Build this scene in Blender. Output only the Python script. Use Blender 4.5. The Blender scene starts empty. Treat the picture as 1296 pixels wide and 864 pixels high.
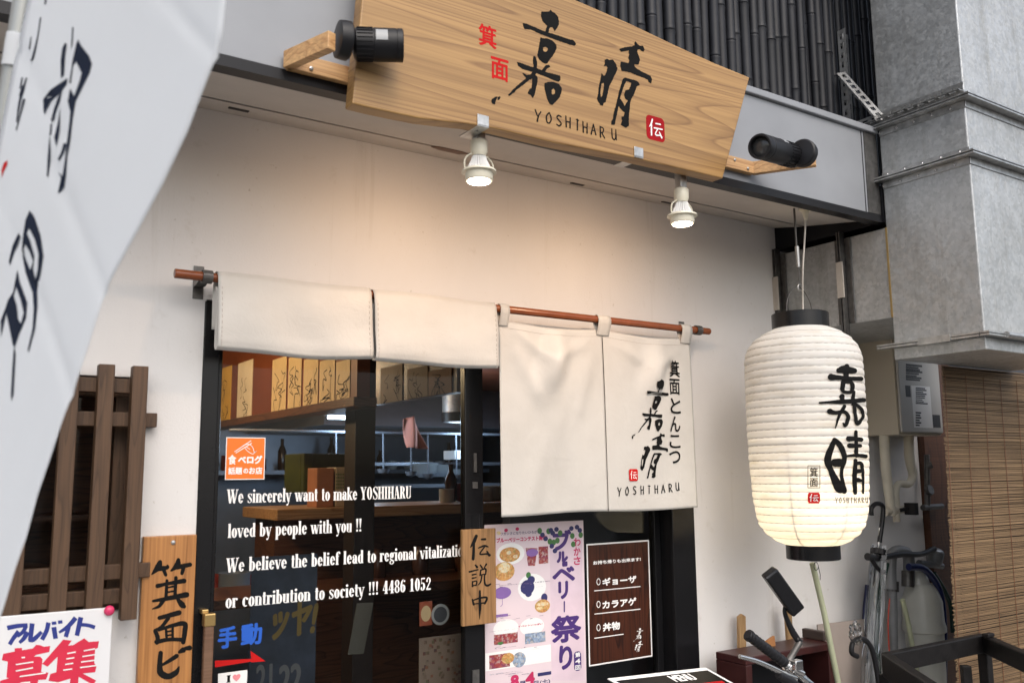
import bpy, bmesh, math, random
from mathutils import Vector, Matrix
random.seed(7)
R = math.radians
sc = bpy.context.scene
COL = sc.collection

# ------------------------------------------------------------------ camera, sky, sun, exposure
EYE, DIST, FPX = 1.55, 2.45, 1139.0
YAW, PITCH, ROLL = R(33.8), R(8.24), R(-0.58)
_f = Vector((math.sin(YAW)*math.cos(PITCH), math.cos(YAW)*math.cos(PITCH), math.sin(PITCH)))
_r = Vector((math.cos(YAW), -math.sin(YAW), 0))
_u = _r.cross(_f)
RT = _r*math.cos(ROLL) + _u*math.sin(ROLL)
UP = -_r*math.sin(ROLL) + _u*math.cos(ROLL)
FW = _f
CAM = Vector((0, -DIST, EYE))
cd = bpy.data.cameras.new('camera'); cam = bpy.data.objects.new('camera', cd); COL.objects.link(cam)
M = Matrix((RT, UP, -FW)).transposed().to_4x4(); M.translation = CAM
cam.matrix_world = M
cd.sensor_width = 36; cd.lens = FPX/1296*36
cd.clip_start = 0.05; cd.clip_end = 2000
cd.dof.use_dof = True; cd.dof.focus_distance = 3.1; cd.dof.aperture_fstop = 4.5
sc.camera = cam

w = bpy.data.worlds.new('World'); sc.world = w; w.use_nodes = True
SUN_EL, SUN_AZ = 48, 192          # azimuth clockwise from +Y
sky = w.node_tree.nodes.new('ShaderNodeTexSky'); sky.sky_type = 'NISHITA'; sky.sun_disc = False
sky.sun_elevation = R(SUN_EL); sky.sun_rotation = R(SUN_AZ); sky.air_density = 1.0; sky.dust_density = 4.0; sky.ozone_density = 0.6
bg = w.node_tree.nodes['Background']; bg.inputs['Strength'].default_value = 0.145
hs = w.node_tree.nodes.new('ShaderNodeHueSaturation'); hs.inputs['Saturation'].default_value = 0.62
w.node_tree.links.new(sky.outputs[0], hs.inputs['Color']); w.node_tree.links.new(hs.outputs[0], bg.inputs[0])
sl = bpy.data.lights.new('sun', 'SUN'); sl.energy = 0.5; sl.angle = R(80); sl.color = (1, 0.96, 0.9)
so = bpy.data.objects.new('sun', sl); COL.objects.link(so)
sd = Vector((math.sin(R(SUN_AZ))*math.cos(R(SUN_EL)), math.cos(R(SUN_AZ))*math.cos(R(SUN_EL)), math.sin(R(SUN_EL))))
so.rotation_euler = sd.to_track_quat('Z', 'Y').to_euler(); so.location = (3, -6, 9)
vs = sc.view_settings; vs.view_transform = 'Standard'; vs.look = 'None'; vs.gamma = 1; vs.use_curve_mapping = False
vs.exposure = 0.78
sc.cycles.use_denoising = True
sc.cycles.max_bounces = 8; sc.cycles.transparent_max_bounces = 12
sc.cycles.sample_clamp_indirect = 6

# ------------------------------------------------------------------ geometry helpers
def ray(x, y): return RT*(x-648) + UP*(432-y) + FW*FPX
def P(x, y, Y=0.0):
    d = ray(x, y); return CAM + d*((Y+DIST)/d.y)
def PX(x, y, X):
    d = ray(x, y); return CAM + d*(X/d.x)
def PZ(x, y, Z):
    d = ray(x, y); return CAM + d*((Z-EYE)/d.z)

class MB:
    def __init__(s): s.v = []; s.f = []
    def add(s, vs_, fs):
        n = len(s.v); s.v += [Vector(a) for a in vs_]; s.f += [tuple(i+n for i in f) for f in fs]; return s
    def box(s, x0, x1, y0, y1, z0, z1):
        return s.add([(x0,y0,z0),(x1,y0,z0),(x1,y1,z0),(x0,y1,z0),(x0,y0,z1),(x1,y0,z1),(x1,y1,z1),(x0,y1,z1)],
                     [(0,3,2,1),(4,5,6,7),(0,1,5,4),(1,2,6,5),(2,3,7,6),(3,0,4,7)])
    def obox(s, c, ax, ay, az):          # oriented box: centre and half axes
        c, ax, ay, az = map(Vector, (c, ax, ay, az))
        pts = [c+ax*i+ay*j+az*k for k in (-1,1) for j, i in ((-1,-1),(-1,1),(1,1),(1,-1))]
        return s.add(pts, [(0,3,2,1),(4,5,6,7),(0,1,5,4),(1,2,6,5),(2,3,7,6),(3,0,4,7)])
    def bar(s, a, b, wd, ht, up=(0,0,1)):
        a, b = Vector(a), Vector(b); d = b-a; t = d.normalized()
        side = t.cross(Vector(up))
        if side.length < 1e-4: side = t.cross(Vector((0,1,0)))
        side.normalize(); u = side.cross(t)
        return s.obox((a+b)/2, d/2, side*wd/2, u*ht/2)
    def tube(s, pts, r, n=12, cap=True, smooth=0):
        pts = [Vector(p) for p in pts]; rs = r if isinstance(r, (list, tuple)) else [r]*len(pts)
        if smooth and len(pts) > 2:
            q, qr = [], []
            for i in range(len(pts)-1):
                p0, p1, p2, p3 = pts[max(i-1,0)], pts[i], pts[i+1], pts[min(i+2,len(pts)-1)]
                for k in range(smooth):
                    t = k/smooth
                    q.append(0.5*((2*p1)+(p2-p0)*t+(2*p0-5*p1+4*p2-p3)*t*t+(3*p1-p0-3*p2+p3)*t**3)); qr.append(rs[i]+(rs[i+1]-rs[i])*t)
            pts, rs = q+[pts[-1]], qr+[rs[-1]]
        base = len(s.v); prev = None
        for i, p in enumerate(pts):
            t = (pts[min(i+1,len(pts)-1)]-pts[max(i-1,0)]).normalized()
            if prev is None:
                prev = t.orthogonal().normalized()
            prev = (prev - t*prev.dot(t)).normalized(); b = t.cross(prev)
            for k in range(n):
                a = 2*math.pi*k/n; s.v.append(p+(prev*math.cos(a)+b*math.sin(a))*rs[i])
        for i in range(len(pts)-1):
            for k in range(n):
                s.f.append((base+i*n+k, base+i*n+(k+1)%n, base+(i+1)*n+(k+1)%n, base+(i+1)*n+k))
        if cap:
            s.f.append(tuple(base+k for k in reversed(range(n)))); s.f.append(tuple(base+(len(pts)-1)*n+k for k in range(n)))
        return s
    def lathe(s, prof, c, axis=(0,0,1), n=32, cap=True):
        c, t = Vector(c), Vector(axis).normalized(); e = t.orthogonal().normalized(); b = t.cross(e); base = len(s.v)
        for r, z in prof:
            for k in range(n):
                a = 2*math.pi*k/n; s.v.append(c+t*z+(e*math.cos(a)+b*math.sin(a))*r)
        m = len(prof)
        for i in range(m-1):
            for k in range(n):
                s.f.append((base+i*n+k, base+i*n+(k+1)%n, base+(i+1)*n+(k+1)%n, base+(i+1)*n+k))
        if cap:
            s.f.append(tuple(base+k for k in reversed(range(n)))); s.f.append(tuple(base+(m-1)*n+k for k in range(n)))
        return s
    def grid(s, fn, nu, nv, loop=False):
        base = len(s.v)
        for j in range(nv+1):
            for i in range(nu+1): s.v.append(Vector(fn(i/nu, j/nv)))
        for j in range(nv):
            for i in range(nu):
                a = base+j*(nu+1)+i; s.f.append((a, a+1, a+nu+2, a+nu+1))
        return s
    def prism(s, poly, y0, y1):          # outline in (X, Z), pushed through Y
        n = len(poly); base = len(s.v)
        for y in (y0, y1):
            for x, z in poly: s.v.append(Vector((x, y, z)))
        s.f.append(tuple(base+i for i in range(n))); s.f.append(tuple(base+n+i for i in reversed(range(n))))
        for i in range(n): s.f.append((base+i, base+n+i, base+n+(i+1)%n, base+(i+1)%n))
        return s

def tag(o, label=None, cat=None, group=None, kind=None):
    if label: o['label'] = label
    if cat: o['category'] = cat
    if group: o['group'] = group
    if kind: o['kind'] = kind
    return o
def wloc(o):
    l = Vector((0,0,0))
    while o: l += o.location; o = o.parent
    return l
def thing(name, loc, label, cat, group=None):
    o = bpy.data.objects.new(name, None); COL.objects.link(o); o.location = loc; o.empty_display_size = .05
    return tag(o, label, cat, group)
def obj(name, mb, mat, parent=None, bevel=0, seg=2, smooth=None, solid=0, loc=None, label=None, fix=True):
    me = bpy.data.meshes.new(name)
    off = wloc(parent) if parent else Vector(loc or (0,0,0))
    me.from_pydata([tuple(v-off) for v in mb.v], [], mb.f); me.update()
    if fix:
        bm = bmesh.new(); bm.from_mesh(me); bmesh.ops.recalc_face_normals(bm, faces=bm.faces); bm.to_mesh(me); bm.free()
    me.materials.append(mat)
    o = bpy.data.objects.new(name, me); COL.objects.link(o)
    if parent: o.parent = parent
    else: o.location = off
    if smooth is not None:
        me.shade_smooth(); me.set_sharp_from_angle(angle=R(smooth))
    if solid:
        m = o.modifiers.new('thickness', 'SOLIDIFY'); m.thickness = solid; m.offset = 0
    if bevel:
        m = o.modifiers.new('bevel', 'BEVEL'); m.width = bevel; m.segments = seg; m.limit_method = 'ANGLE'; m.angle_limit = R(40)
    if label: o['label'] = label
    return o

# ------------------------------------------------------------------ ink: lettering and printed shapes
_fc = {}
def font_geo(t):
    if t not in _fc:
        c = bpy.data.curves.new('t', 'FONT'); c.body = t; c.fill_mode = 'FRONT'; c.resolution_u = 4
        o = bpy.data.objects.new('t', c); COL.objects.link(o)
        me = bpy.data.meshes.new_from_object(o.evaluated_get(bpy.context.evaluated_depsgraph_get()))
        _fc[t] = ([(v.co.x, v.co.y) for v in me.vertices], [tuple(p.vertices) for p in me.polygons])
        bpy.data.objects.remove(o); bpy.data.curves.remove(c); bpy.data.meshes.remove(me)
    return _fc[t]
def fill2d(loops):
    c = bpy.data.curves.new('t', 'CURVE'); c.dimensions = '2D'; c.fill_mode = 'FRONT'
    x0 = min(p[0] for l in loops for p in l); y0 = min(p[1] for l in loops for p in l)
    k = 10/max(1e-9, max(max(p[0]-x0, p[1]-y0) for l in loops for p in l))
    for l in loops:
        s = c.splines.new('POLY'); s.points.add(len(l)-1); s.use_cyclic_u = True
        for q, p in zip(s.points, l): q.co = ((p[0]-x0)*k, (p[1]-y0)*k, 0, 1)
    o = bpy.data.objects.new('t', c); COL.objects.link(o)
    me = bpy.data.meshes.new_from_object(o.evaluated_get(bpy.context.evaluated_depsgraph_get()))
    g = ([(v.co.x/k+x0, v.co.y/k+y0) for v in me.vertices], [tuple(p.vertices) for p in me.polygons])
    bpy.data.objects.remove(o); bpy.data.curves.remove(c); bpy.data.meshes.remove(me)
    return g
def smooth_pts(pts, n):
    if n < 2 or len(pts) < 3: 
        if n < 2 or len(pts) < 2: return pts
        a, b = pts; return [tuple(a[k]+(b[k]-a[k])*i/n for k in range(3)) for i in range(n+1)]
    q = []
    for i in range(len(pts)-1):
        p0, p1, p2, p3 = pts[max(i-1,0)], pts[i], pts[i+1], pts[min(i+2,len(pts)-1)]
        for j in range(n):
            t = j/n
            q.append(tuple(max(1e-5, v) if k == 2 else v for k, v in enumerate(
                .5*(2*p1[k]+(p2[k]-p0[k])*t+(2*p0[k]-5*p1[k]+4*p2[k]-p3[k])*t*t+(3*p1[k]-p0[k]-3*p2[k]+p3[k])*t**3) for k in range(3))))
    return q+[pts[-1]]
class Ink:
    def __init__(s): s.v = []; s.f = []; s.l = 0
    def _add(s, vs_, fs, tf=None):
        n = len(s.v); s.l += 1
        for v in vs_:
            a = tf(v) if tf else v; s.v.append((a[0], a[1], s.l))
        s.f += [tuple(i+n for i in f) for f in fs]
    def font(s, t, box, bold=0, shear=0, em=False):      # box = left, bottom, right, top (any direction)
        vs_, fs = font_geo(t)
        if not vs_: return s
        if em: x0, x1, y0, y1 = 0.0, 1.0, -.12, .88
        else:
            x0, x1 = min(v[0] for v in vs_), max(v[0] for v in vs_); y0, y1 = min(v[1] for v in vs_), max(v[1] for v in vs_)
        l, b, r_, t_ = box
        def tf(v, dx=0, dy=0):
            k = (v[1]-y0)/(y1-y0)
            return (l+(r_-l)*(v[0]-x0)/(x1-x0)+shear*k*(r_-l)+dx, b+(t_-b)*k+dy)
        s._add(vs_, fs, tf)
        if bold:
            for k in range(8):
                a = 2*math.pi*k/8
                s._add(vs_, fs, lambda v: tf(v, bold*math.cos(a), bold*math.sin(a)))
        return s
    def column(s, t, x0, x1, ytop, step, bold=0, h=None):
        for i, ch in enumerate(t):
            y = ytop+i*step
            s.font(ch, (x0, y+(h or step), x1, y), bold, em=True)
        return s
    def stroke(s, pts, n=5, cap=True, rough=0, cross=1):
        pts = smooth_pts([tuple(p) for p in pts], n)
        vs_, fs = [], []
        m = len(pts); rows = []
        if cap:
            for end in (0, 1):
                p = pts[0] if end == 0 else pts[-1]; q = pts[1] if end == 0 else pts[-2]
                dx, dy = p[0]-q[0], p[1]-q[1]; L = math.hypot(dx, dy) or 1
                e = [(p[0]+dx/L*p[2]*.5*math.sin(a), p[1]+dy/L*p[2]*.5*math.sin(a), p[2]*math.cos(a)) for a in (R(35), R(65), R(82))]
                if end == 0: pts = e[::-1]+pts
                else: pts = pts+e
        for i, p in enumerate(pts):
            a, b = pts[max(i-1,0)], pts[min(i+1,len(pts)-1)]
            dx, dy = b[0]-a[0], b[1]-a[1]; L = math.hypot(dx, dy) or 1
            nx, ny = -dy/L, dx/L
            w0 = p[2]/2*(1+random.uniform(-rough, rough)); w1 = p[2]/2*(1+random.uniform(-rough, rough))
            for c in range(cross+1):
                k = -w0+(w0+w1)*c/cross
                vs_.append((p[0]+nx*k, p[1]+ny*k))
        for i in range(len(pts)-1):
            for c in range(cross):
                a = i*(cross+1)+c; fs.append((a, a+1, a+cross+2, a+cross+1))
        s._add(vs_, fs); return s
    def strokes(s, L, tf=None, wk=1, **k):
        for pts in L:
            s.stroke([(*(tf(p[0], p[1]) if tf else (p[0], p[1])), p[2]*wk) for p in pts], **k)
        return s
    def poly(s, loops): s._add(*fill2d(loops)); return s
    def quad(s, *p): s._add(list(p), [tuple(range(len(p)))]); return s
    def rect(s, x0, y0, x1, y1): return s.quad((x0,y0),(x1,y0),(x1,y1),(x0,y1))
    def disc(s, x, y, rx, ry=None, n=20):
        ry = ry or rx; return s.quad(*[(x+rx*math.cos(2*math.pi*k/n), y+ry*math.sin(2*math.pi*k/n)) for k in range(n)])
    def rrect(s, x0, y0, x1, y1, r, rot=0):
        pts = []
        for cx, cy, a0 in ((x1-r,y1-r,0),(x0+r,y1-r,90),(x0+r,y0+r,180),(x1-r,y0+r,270)):
            for k in range(6): a = R(a0+18*k); pts.append((cx+r*math.cos(a), cy+r*math.sin(a)))
        return s.quad(*pts)
    def build(s, name, mat, parent, fn, eps=.0005, label=None):     # fn(u, v) -> point, normal
        mb = MB(); vv = []
        for u, v, l in s.v:
            p, nn = fn(u, v); vv.append(p+nn*(eps+l*.000004))
        mb.add(vv, s.f)
        return obj(name, mb, mat, parent, label=label, fix=False)
NY = Vector((0,-1,0))
def wall_px(Y): return lambda u, v: (P(u, v, Y), NY)       # photo pixel -> upright plane
def wall_xz(Y): return lambda u, v: (Vector((u, Y, v)), NY)

# ------------------------------------------------------------------ materials
def nm(name):
    m = bpy.data.materials.new(name); m.use_nodes = True; nt = m.node_tree
    return m, nt, nt.nodes['Principled BSDF']
def mixc(nt, fac, a, b, mode='MIX'):
    n = nt.nodes.new('ShaderNodeMix'); n.data_type = 'RGBA'; n.blend_type = mode
    for i, v in ((0, fac), (6, a), (7, b)):
        if hasattr(v, 'is_linked') or hasattr(v, 'links'): nt.links.new(v, n.inputs[i])
        else: n.inputs[i].default_value = v if i == 0 else (*v, 1)
    return n.outputs[2]
def noise(nt, scale, detail=4, rough=.55, stretch=None, dist=0):
    tc = nt.nodes.new('ShaderNodeTexCoord'); n = nt.nodes.new('ShaderNodeTexNoise')
    n.inputs['Scale'].default_value = scale; n.inputs['Detail'].default_value = detail; n.inputs['Roughness'].default_value = rough
    n.inputs['Distortion'].default_value = dist
    src = tc.outputs['Object']
    if stretch:
        mp = nt.nodes.new('ShaderNodeMapping'); mp.inputs['Scale'].default_value = stretch; nt.links.new(src, mp.inputs[0]); src = mp.outputs[0]
    nt.links.new(src, n.inputs['Vector']); return n.outputs['Fac']
def ramp(nt, src, p0, p1, c0=(0,0,0), c1=(1,1,1)):
    n = nt.nodes.new('ShaderNodeValToRGB'); n.color_ramp.elements[0].position = p0; n.color_ramp.elements[1].position = p1
    n.color_ramp.elements[0].color = (*c0, 1); n.color_ramp.elements[1].color = (*c1, 1); nt.links.new(src, n.inputs[0]); return n.outputs[0]
def bump(nt, b, src, strength, dist=.002):
    n = nt.nodes.new('ShaderNodeBump'); n.inputs['Strength'].default_value = strength; n.inputs['Distance'].default_value = dist
    nt.links.new(src, n.inputs['Height']); nt.links.new(n.outputs[0], b.inputs['Normal'])
def plain(name, c, rough=.5, metal=0, var=.12, vs_=9, bmp=0, bs=120, spec=.5):
    m, nt, b = nm(name); b.inputs['Roughness'].default_value = rough; b.inputs['Metallic'].default_value = metal
    b.inputs['Specular IOR Level'].default_value = spec
    f = ramp(nt, noise(nt, vs_), .3, .7)
    nt.links.new(mixc(nt, f, tuple(x*(1-var) for x in c), tuple(min(1, x*(1+var*.6)) for x in c)), b.inputs['Base Color'])
    if bmp: bump(nt, b, noise(nt, bs, 3), bmp)
    return m
def wood(name, dark, light, stretch=(1,1,7), scale=1.3, rings=16, rough=.5, knots=False, fine=(3,60,160), dist=.25):
    m, nt, b = nm(name); b.inputs['Roughness'].default_value = rough
    f = noise(nt, scale, 1.2, .4, stretch, dist)
    mu = nt.nodes.new('ShaderNodeMath'); mu.operation = 'MULTIPLY'; mu.inputs[1].default_value = rings; nt.links.new(f, mu.inputs[0])
    fr = nt.nodes.new('ShaderNodeMath'); fr.operation = 'FRACT'; nt.links.new(mu.outputs[0], fr.inputs[0])
    r_ = nt.nodes.new('ShaderNodeValToRGB'); e = r_.color_ramp
    e.elements[0].position = 0; e.elements[0].color = (*dark, 1); e.elements[1].position = 1; e.elements[1].color = (*dark, 1)
    x = e.elements.new(.08); x.color = (*light, 1); x = e.elements.new(.62); x.color = (*[l*.93+d*.07 for l, d in zip(light, dark)], 1)
    x = e.elements.new(.93); x.color = (*[.45*l+.55*d for l, d in zip(light, dark)], 1)
    nt.links.new(fr.outputs[0], r_.inputs[0])
    g = ramp(nt, noise(nt, 1.0, 4, .65, fine), .34, .68, (.68,.64,.60), (1.06,1.06,1.06))
    c = mixc(nt, 1.0, r_.outputs[0], g, 'MULTIPLY')
    blot = ramp(nt, noise(nt, 2.2, 3, .5, (.6,1,1.6)), .3, .75, (.86,.84,.82), (1.08,1.06,1.04))
    nt.links.new(mixc(nt, 1.0, c, blot, 'MULTIPLY'), b.inputs['Base Color'])
    bump(nt, b, fr.outputs[0], .06, .001)
    return m
def emit(name, c, s):
    m, nt, b = nm(name); b.inputs['Base Color'].default_value = (*c, 1); b.inputs['Emission Color'].default_value = (*c, 1); b.inputs['Emission Strength'].default_value = s
    return m

def mottled(name, cols, scale):
    m, nt, b = nm(name); b.inputs['Roughness'].default_value = .5
    tc = nt.nodes.new('ShaderNodeTexCoord'); v = nt.nodes.new('ShaderNodeTexVoronoi'); v.inputs['Scale'].default_value = scale; nt.links.new(tc.outputs['Object'], v.inputs['Vector'])
    sp = nt.nodes.new('ShaderNodeSeparateColor'); nt.links.new(v.outputs['Color'], sp.inputs[0])
    r_ = nt.nodes.new('ShaderNodeValToRGB'); r_.color_ramp.interpolation = 'CONSTANT'; e = r_.color_ramp.elements
    e[0].position = 0; e[0].color = (*cols[0], 1); e[1].position = 1/len(cols); e[1].color = (*cols[1], 1)
    for k in range(2, len(cols)): x = e.new(k/len(cols)); x.color = (*cols[k], 1)
    nt.links.new(sp.outputs[0], r_.inputs[0]); nt.links.new(mixc(nt, noise(nt, scale*.4), r_.outputs[0], cols[1]), b.inputs['Base Color']); return m
def stucco():
    m, nt, b = nm('white_stucco'); b.inputs['Roughness'].default_value = .75; b.inputs['Specular IOR Level'].default_value = .25
    f = ramp(nt, noise(nt, 1.7, 5, .6, (1,1,.45)), .35, .75)
    c = mixc(nt, f, (.625,.61,.60), (.685,.675,.665))
    f2 = ramp(nt, noise(nt, 14, 6, .7), .62, .78)
    c = mixc(nt, f2, c, (.58,.56,.535))
    st = ramp(nt, noise(nt, 1.6, 6, .7, (5,1,.35), .4), .60, .82)
    c = mixc(nt, st, c, (.49,.465,.43))
    sp = ramp(nt, noise(nt, 55, 3, .6), .70, .76); c = mixc(nt, sp, c, (.50,.48,.45))
    nt.links.new(c, b.inputs['Base Color'])
    bump(nt, b, noise(nt, 160, 6, .7), .32, .003)
    return m
def galvanized():
    m, nt, b = nm('galvanized_sheet'); b.inputs['Metallic'].default_value = .75
    tc = nt.nodes.new('ShaderNodeTexCoord'); v = nt.nodes.new('ShaderNodeTexVoronoi'); v.inputs['Scale'].default_value = 85
    nz = nt.nodes.new('ShaderNodeTexNoise'); nz.inputs['Scale'].default_value = 90; nt.links.new(tc.outputs['Object'], nz.inputs['Vector'])
    va = nt.nodes.new('ShaderNodeVectorMath'); va.operation = 'MULTIPLY_ADD'; va.inputs[1].default_value = (.02,.02,.02)
    nt.links.new(nz.outputs['Color'], va.inputs[0]); nt.links.new(tc.outputs['Object'], va.inputs[2]); nt.links.new(va.outputs[0], v.inputs['Vector'])
    sep = nt.nodes.new('ShaderNodeSeparateColor'); nt.links.new(v.outputs['Color'], sep.inputs[0])
    c = ramp(nt, sep.outputs[0], 0, 1, (.47,.485,.49), (.60,.615,.62))
    big = ramp(nt, noise(nt, 3.2, 6, .7), .3, .75, (.76,.75,.73), (1.05,1.05,1.05))
    stk = ramp(nt, noise(nt, 1.2, 6, .7, (9,9,.5), .3), .52, .8, (1,1,1), (.66,.63,.58)); big = mixc(nt, 1.0, big, stk, 'MULTIPLY')
    nt.links.new(mixc(nt, 1.0, c, big, 'MULTIPLY'), b.inputs['Base Color'])
    nt.links.new(ramp(nt, sep.outputs[1], 0, 1, (.42,.42,.42), (.62,.62,.62)), b.inputs['Roughness'])
    bump(nt, b, noise(nt, 4, 2, .5), .35, .012)
    return m
def canvas():
    m, nt, b = nm('off_white_canvas'); b.inputs['Roughness'].default_value = .48; b.inputs['Specular IOR Level'].default_value = .4
    f = ramp(nt, noise(nt, 3, 6, .65), .35, .75)
    c = mixc(nt, f, (.485,.468,.435), (.56,.545,.515))
    f2 = ramp(nt, noise(nt, 9, 8, .75), .64, .8)
    c = mixc(nt, f2, c, (.38,.34,.29))
    nt.links.new(c, b.inputs['Base Color'])
    bump(nt, b, noise(nt, 13, 7, .68, None, .6), .32, .008)
    return m
def paper():
    m, nt, b = nm('lantern_paper'); out = nt.nodes['Material Output']
    f = ramp(nt, noise(nt, 7, 6, .7, (1,1,3)), .5, .8)
    c = mixc(nt, f, (.81,.80,.78), (.66,.62,.55))
    f3 = ramp(nt, noise(nt, 2.2, 5, .7, (3,3,40)), .55, .8); c = mixc(nt, f3, c, (.62,.57,.48))
    d = nt.nodes.new('ShaderNodeBsdfDiffuse'); t = nt.nodes.new('ShaderNodeBsdfTranslucent'); x = nt.nodes.new('ShaderNodeMixShader')
    nt.links.new(c, d.inputs[0]); nt.links.new(c, t.inputs[0]); x.inputs[0].default_value = .4
    nt.links.new(d.outputs[0], x.inputs[1]); nt.links.new(t.outputs[0], x.inputs[2]); nt.links.new(x.outputs[0], out.inputs[0])
    return m
def cloth_trans(name, c, k=.3):
    m, nt, b = nm(name); out = nt.nodes['Material Output']
    d = nt.nodes.new('ShaderNodeBsdfDiffuse'); t = nt.nodes.new('ShaderNodeBsdfTranslucent'); x = nt.nodes.new('ShaderNodeMixShader')
    cc = mixc(nt, ramp(nt, noise(nt, 3), .3, .7), tuple(v*.96 for v in c), c)
    nt.links.new(cc, d.inputs[0]); nt.links.new(cc, t.inputs[0]); x.inputs[0].default_value = k
    nt.links.new(d.outputs[0], x.inputs[1]); nt.links.new(t.outputs[0], x.inputs[2]); nt.links.new(x.outputs[0], out.inputs[0])
    return m
def glass(name, tint=(.9,.93,.95), refl=1.0):
    m, nt, b = nm(name); out = nt.nodes['Material Output']
    t = nt.nodes.new('ShaderNodeBsdfTransparent'); t.inputs[0].default_value = (*tint, 1)
    g = nt.nodes.new('ShaderNodeBsdfGlossy'); g.inputs['Roughness'].default_value = .02
    fr = nt.nodes.new('ShaderNodeFresnel'); fr.inputs[0].default_value = 1.45
    mu = nt.nodes.new('ShaderNodeMath'); mu.operation = 'MULTIPLY'; mu.inputs[1].default_value = refl; nt.links.new(fr.outputs[0], mu.inputs[0])
    x = nt.nodes.new('ShaderNodeMixShader'); nt.links.new(mu.outputs[0], x.inputs[0]); nt.links.new(t.outputs[0], x.inputs[1]); nt.links.new(g.outputs[0], x.inputs[2])
    nt.links.new(x.outputs[0], out.inputs[0]); return m
def reed():
    m, nt, b = nm('split_reed'); b.inputs['Roughness'].default_value = .6
    a = ramp(nt, noise(nt, 1, 3, .6, (2.2,1,150)), .3, .72, (.10,.062,.030), (.31,.205,.11))
    k = ramp(nt, noise(nt, 1.6, 3, .6), .3, .7, (.75,.72,.7), (1.1,1.08,1.05))
    nt.links.new(mixc(nt, 1.0, a, k, 'MULTIPLY'), b.inputs['Base Color']); return m

STUCCO, GALV, CANVAS, PAPER, REED = stucco(), galvanized(), canvas(), paper(), reed()
SOFFIT = plain('beige_soffit_board', (.50,.46,.42), .7, var=.06, bmp=.05)
FASCIA = plain('grey_fascia_panel', (.262,.275,.297), .45, var=.10, vs_=4)
BLACK = plain('black_painted_metal', (.010,.010,.012), .4, spec=.25)
BLACKG = plain('black_gloss', (.008,.008,.009), .25, spec=.3)
BLACKP = plain('black_plastic', (.013,.013,.015), .42, bmp=.05, spec=.3)
BAMBOO = plain('black_bamboo', (.014,.015,.019), .45, var=.4, vs_=5, spec=.28)
STEEL = plain('steel_angle', (.48,.48,.47), .38, .85, var=.3, vs_=40)
STEELD = plain('dark_steel', (.13,.125,.12), .45, .7, var=.35, vs_=40)
BRASSY = plain('brass', (.5,.34,.14), .35, .9)
SIGNWOOD = wood('hinoki_board', (.265,.142,.05), (.43,.258,.098), (.30,1,4.2), 1.0, 40, .45, dist=.06, fine=(.8,1,85))
BRACKETWOOD = wood('pine_batten', (.42,.22,.09), (.64,.40,.19), (1,6,6), 2.0, 9, .5)
PLAQUE = wood('amber_plank', (.30,.125,.035), (.46,.215,.068), (7,1,.8), 1.6, 9, .42, fine=(160,60,3))
PLAQUE2 = wood('brown_plank', (.20,.105,.04), (.33,.185,.075), (9,1,.9), 2.0, 9, .5, fine=(160,60,3))
RODWOOD = plain('red_lacquered_rod', (.22,.062,.022), .25, var=.2, vs_=20)
LATTICE = wood('weathered_brown_lattice', (.060,.031,.014), (.102,.055,.027), (14,14,1.2), 2, 7, .6, fine=(160,160,3))
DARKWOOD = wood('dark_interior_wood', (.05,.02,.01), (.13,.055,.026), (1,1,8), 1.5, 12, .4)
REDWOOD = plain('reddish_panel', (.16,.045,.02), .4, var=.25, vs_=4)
STAKE = wood('pale_stake', (.26,.15,.06), (.44,.29,.14), (9,9,1), 2, 8, .6, fine=(160,160,3))
INK = plain('black_ink', (.010,.010,.010), .8, var=.2, spec=.08)
INKW = plain('white_vinyl_letter', (.80,.80,.79), .45, var=.03)
RED = plain('red_paint', (.50,.012,.012), .6, spec=.1)
SEALRED = plain('seal_red', (.33,.008,.012), .6, spec=.1)
WHITE = plain('white_print', (.78,.78,.77), .5, var=.03)
IVORY = plain('ivory_plastic', (.72,.68,.55), .4, var=.05)
ORANGE = plain('orange_sticker', (.80,.17,.012), .4, var=.05)
BLUE = plain('blue_sticker', (.015,.10,.50), .4)
NAVY = plain('navy_print', (.02,.035,.22), .4)
CRIMSON = plain('crimson_print', (.62,.022,.06), .4)
PURPLE = plain('purple_print', (.055,.022,.15), .5)
PINKP = plain('pale_pink_print', (.68,.57,.61), .4, var=.05, vs_=3)
LILAC = plain('lilac_print', (.66,.52,.66), .5)
PAPERW = plain('signed_card', (.52,.38,.20), .6, var=.1)
YELLOWP = plain('yellow_print', (.62,.36,.05), .5)
GREENP = plain('green_print', (.06,.17,.05), .5)
BROWNP = plain('brown_print', (.16,.06,.025), .5)
BERRY = plain('berry_print', (.03,.03,.12), .5)
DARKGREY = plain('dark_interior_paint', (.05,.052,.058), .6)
KITSTEEL = plain('kitchen_stainless', (.24,.28,.34), .35, .35, var=.25, vs_=3)
CREAM = plain('cream_metal', (.50,.45,.36), .45, var=.06, vs_=3)
GREYBOX = plain('grey_metal', (.47,.46,.44), .45, var=.05, vs_=3)
LAG = plain('pipe_lagging_tape', (.60,.56,.46), .6, bmp=.4, bs=60)
PVC = plain('grey_pvc', (.17,.175,.18), .4, var=.3)
FILTERW = plain('cream_canister', (.52,.52,.47), .35, var=.1)
HOSEB = plain('blue_hose', (.008,.014,.07), .4)
HOSEG = plain('green_hose', (.006,.03,.02), .4)
POLEG = plain('pale_green_pole', (.40,.42,.28), .45, var=.1)
CARD = plain('grey_cardboard', (.33,.28,.25), .7, var=.1)
CRATE = plain('dark_red_lacquer', (.042,.010,.009), .4, var=.3)
CHROME = plain('bright_alloy', (.66,.66,.66), .22, .95, var=.05)
CLEARP = glass('clear_umbrella_film', (.80,.82,.84), 1.0)
GLASS = glass('door_glass', (.84,.86,.87), .28)
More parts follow.
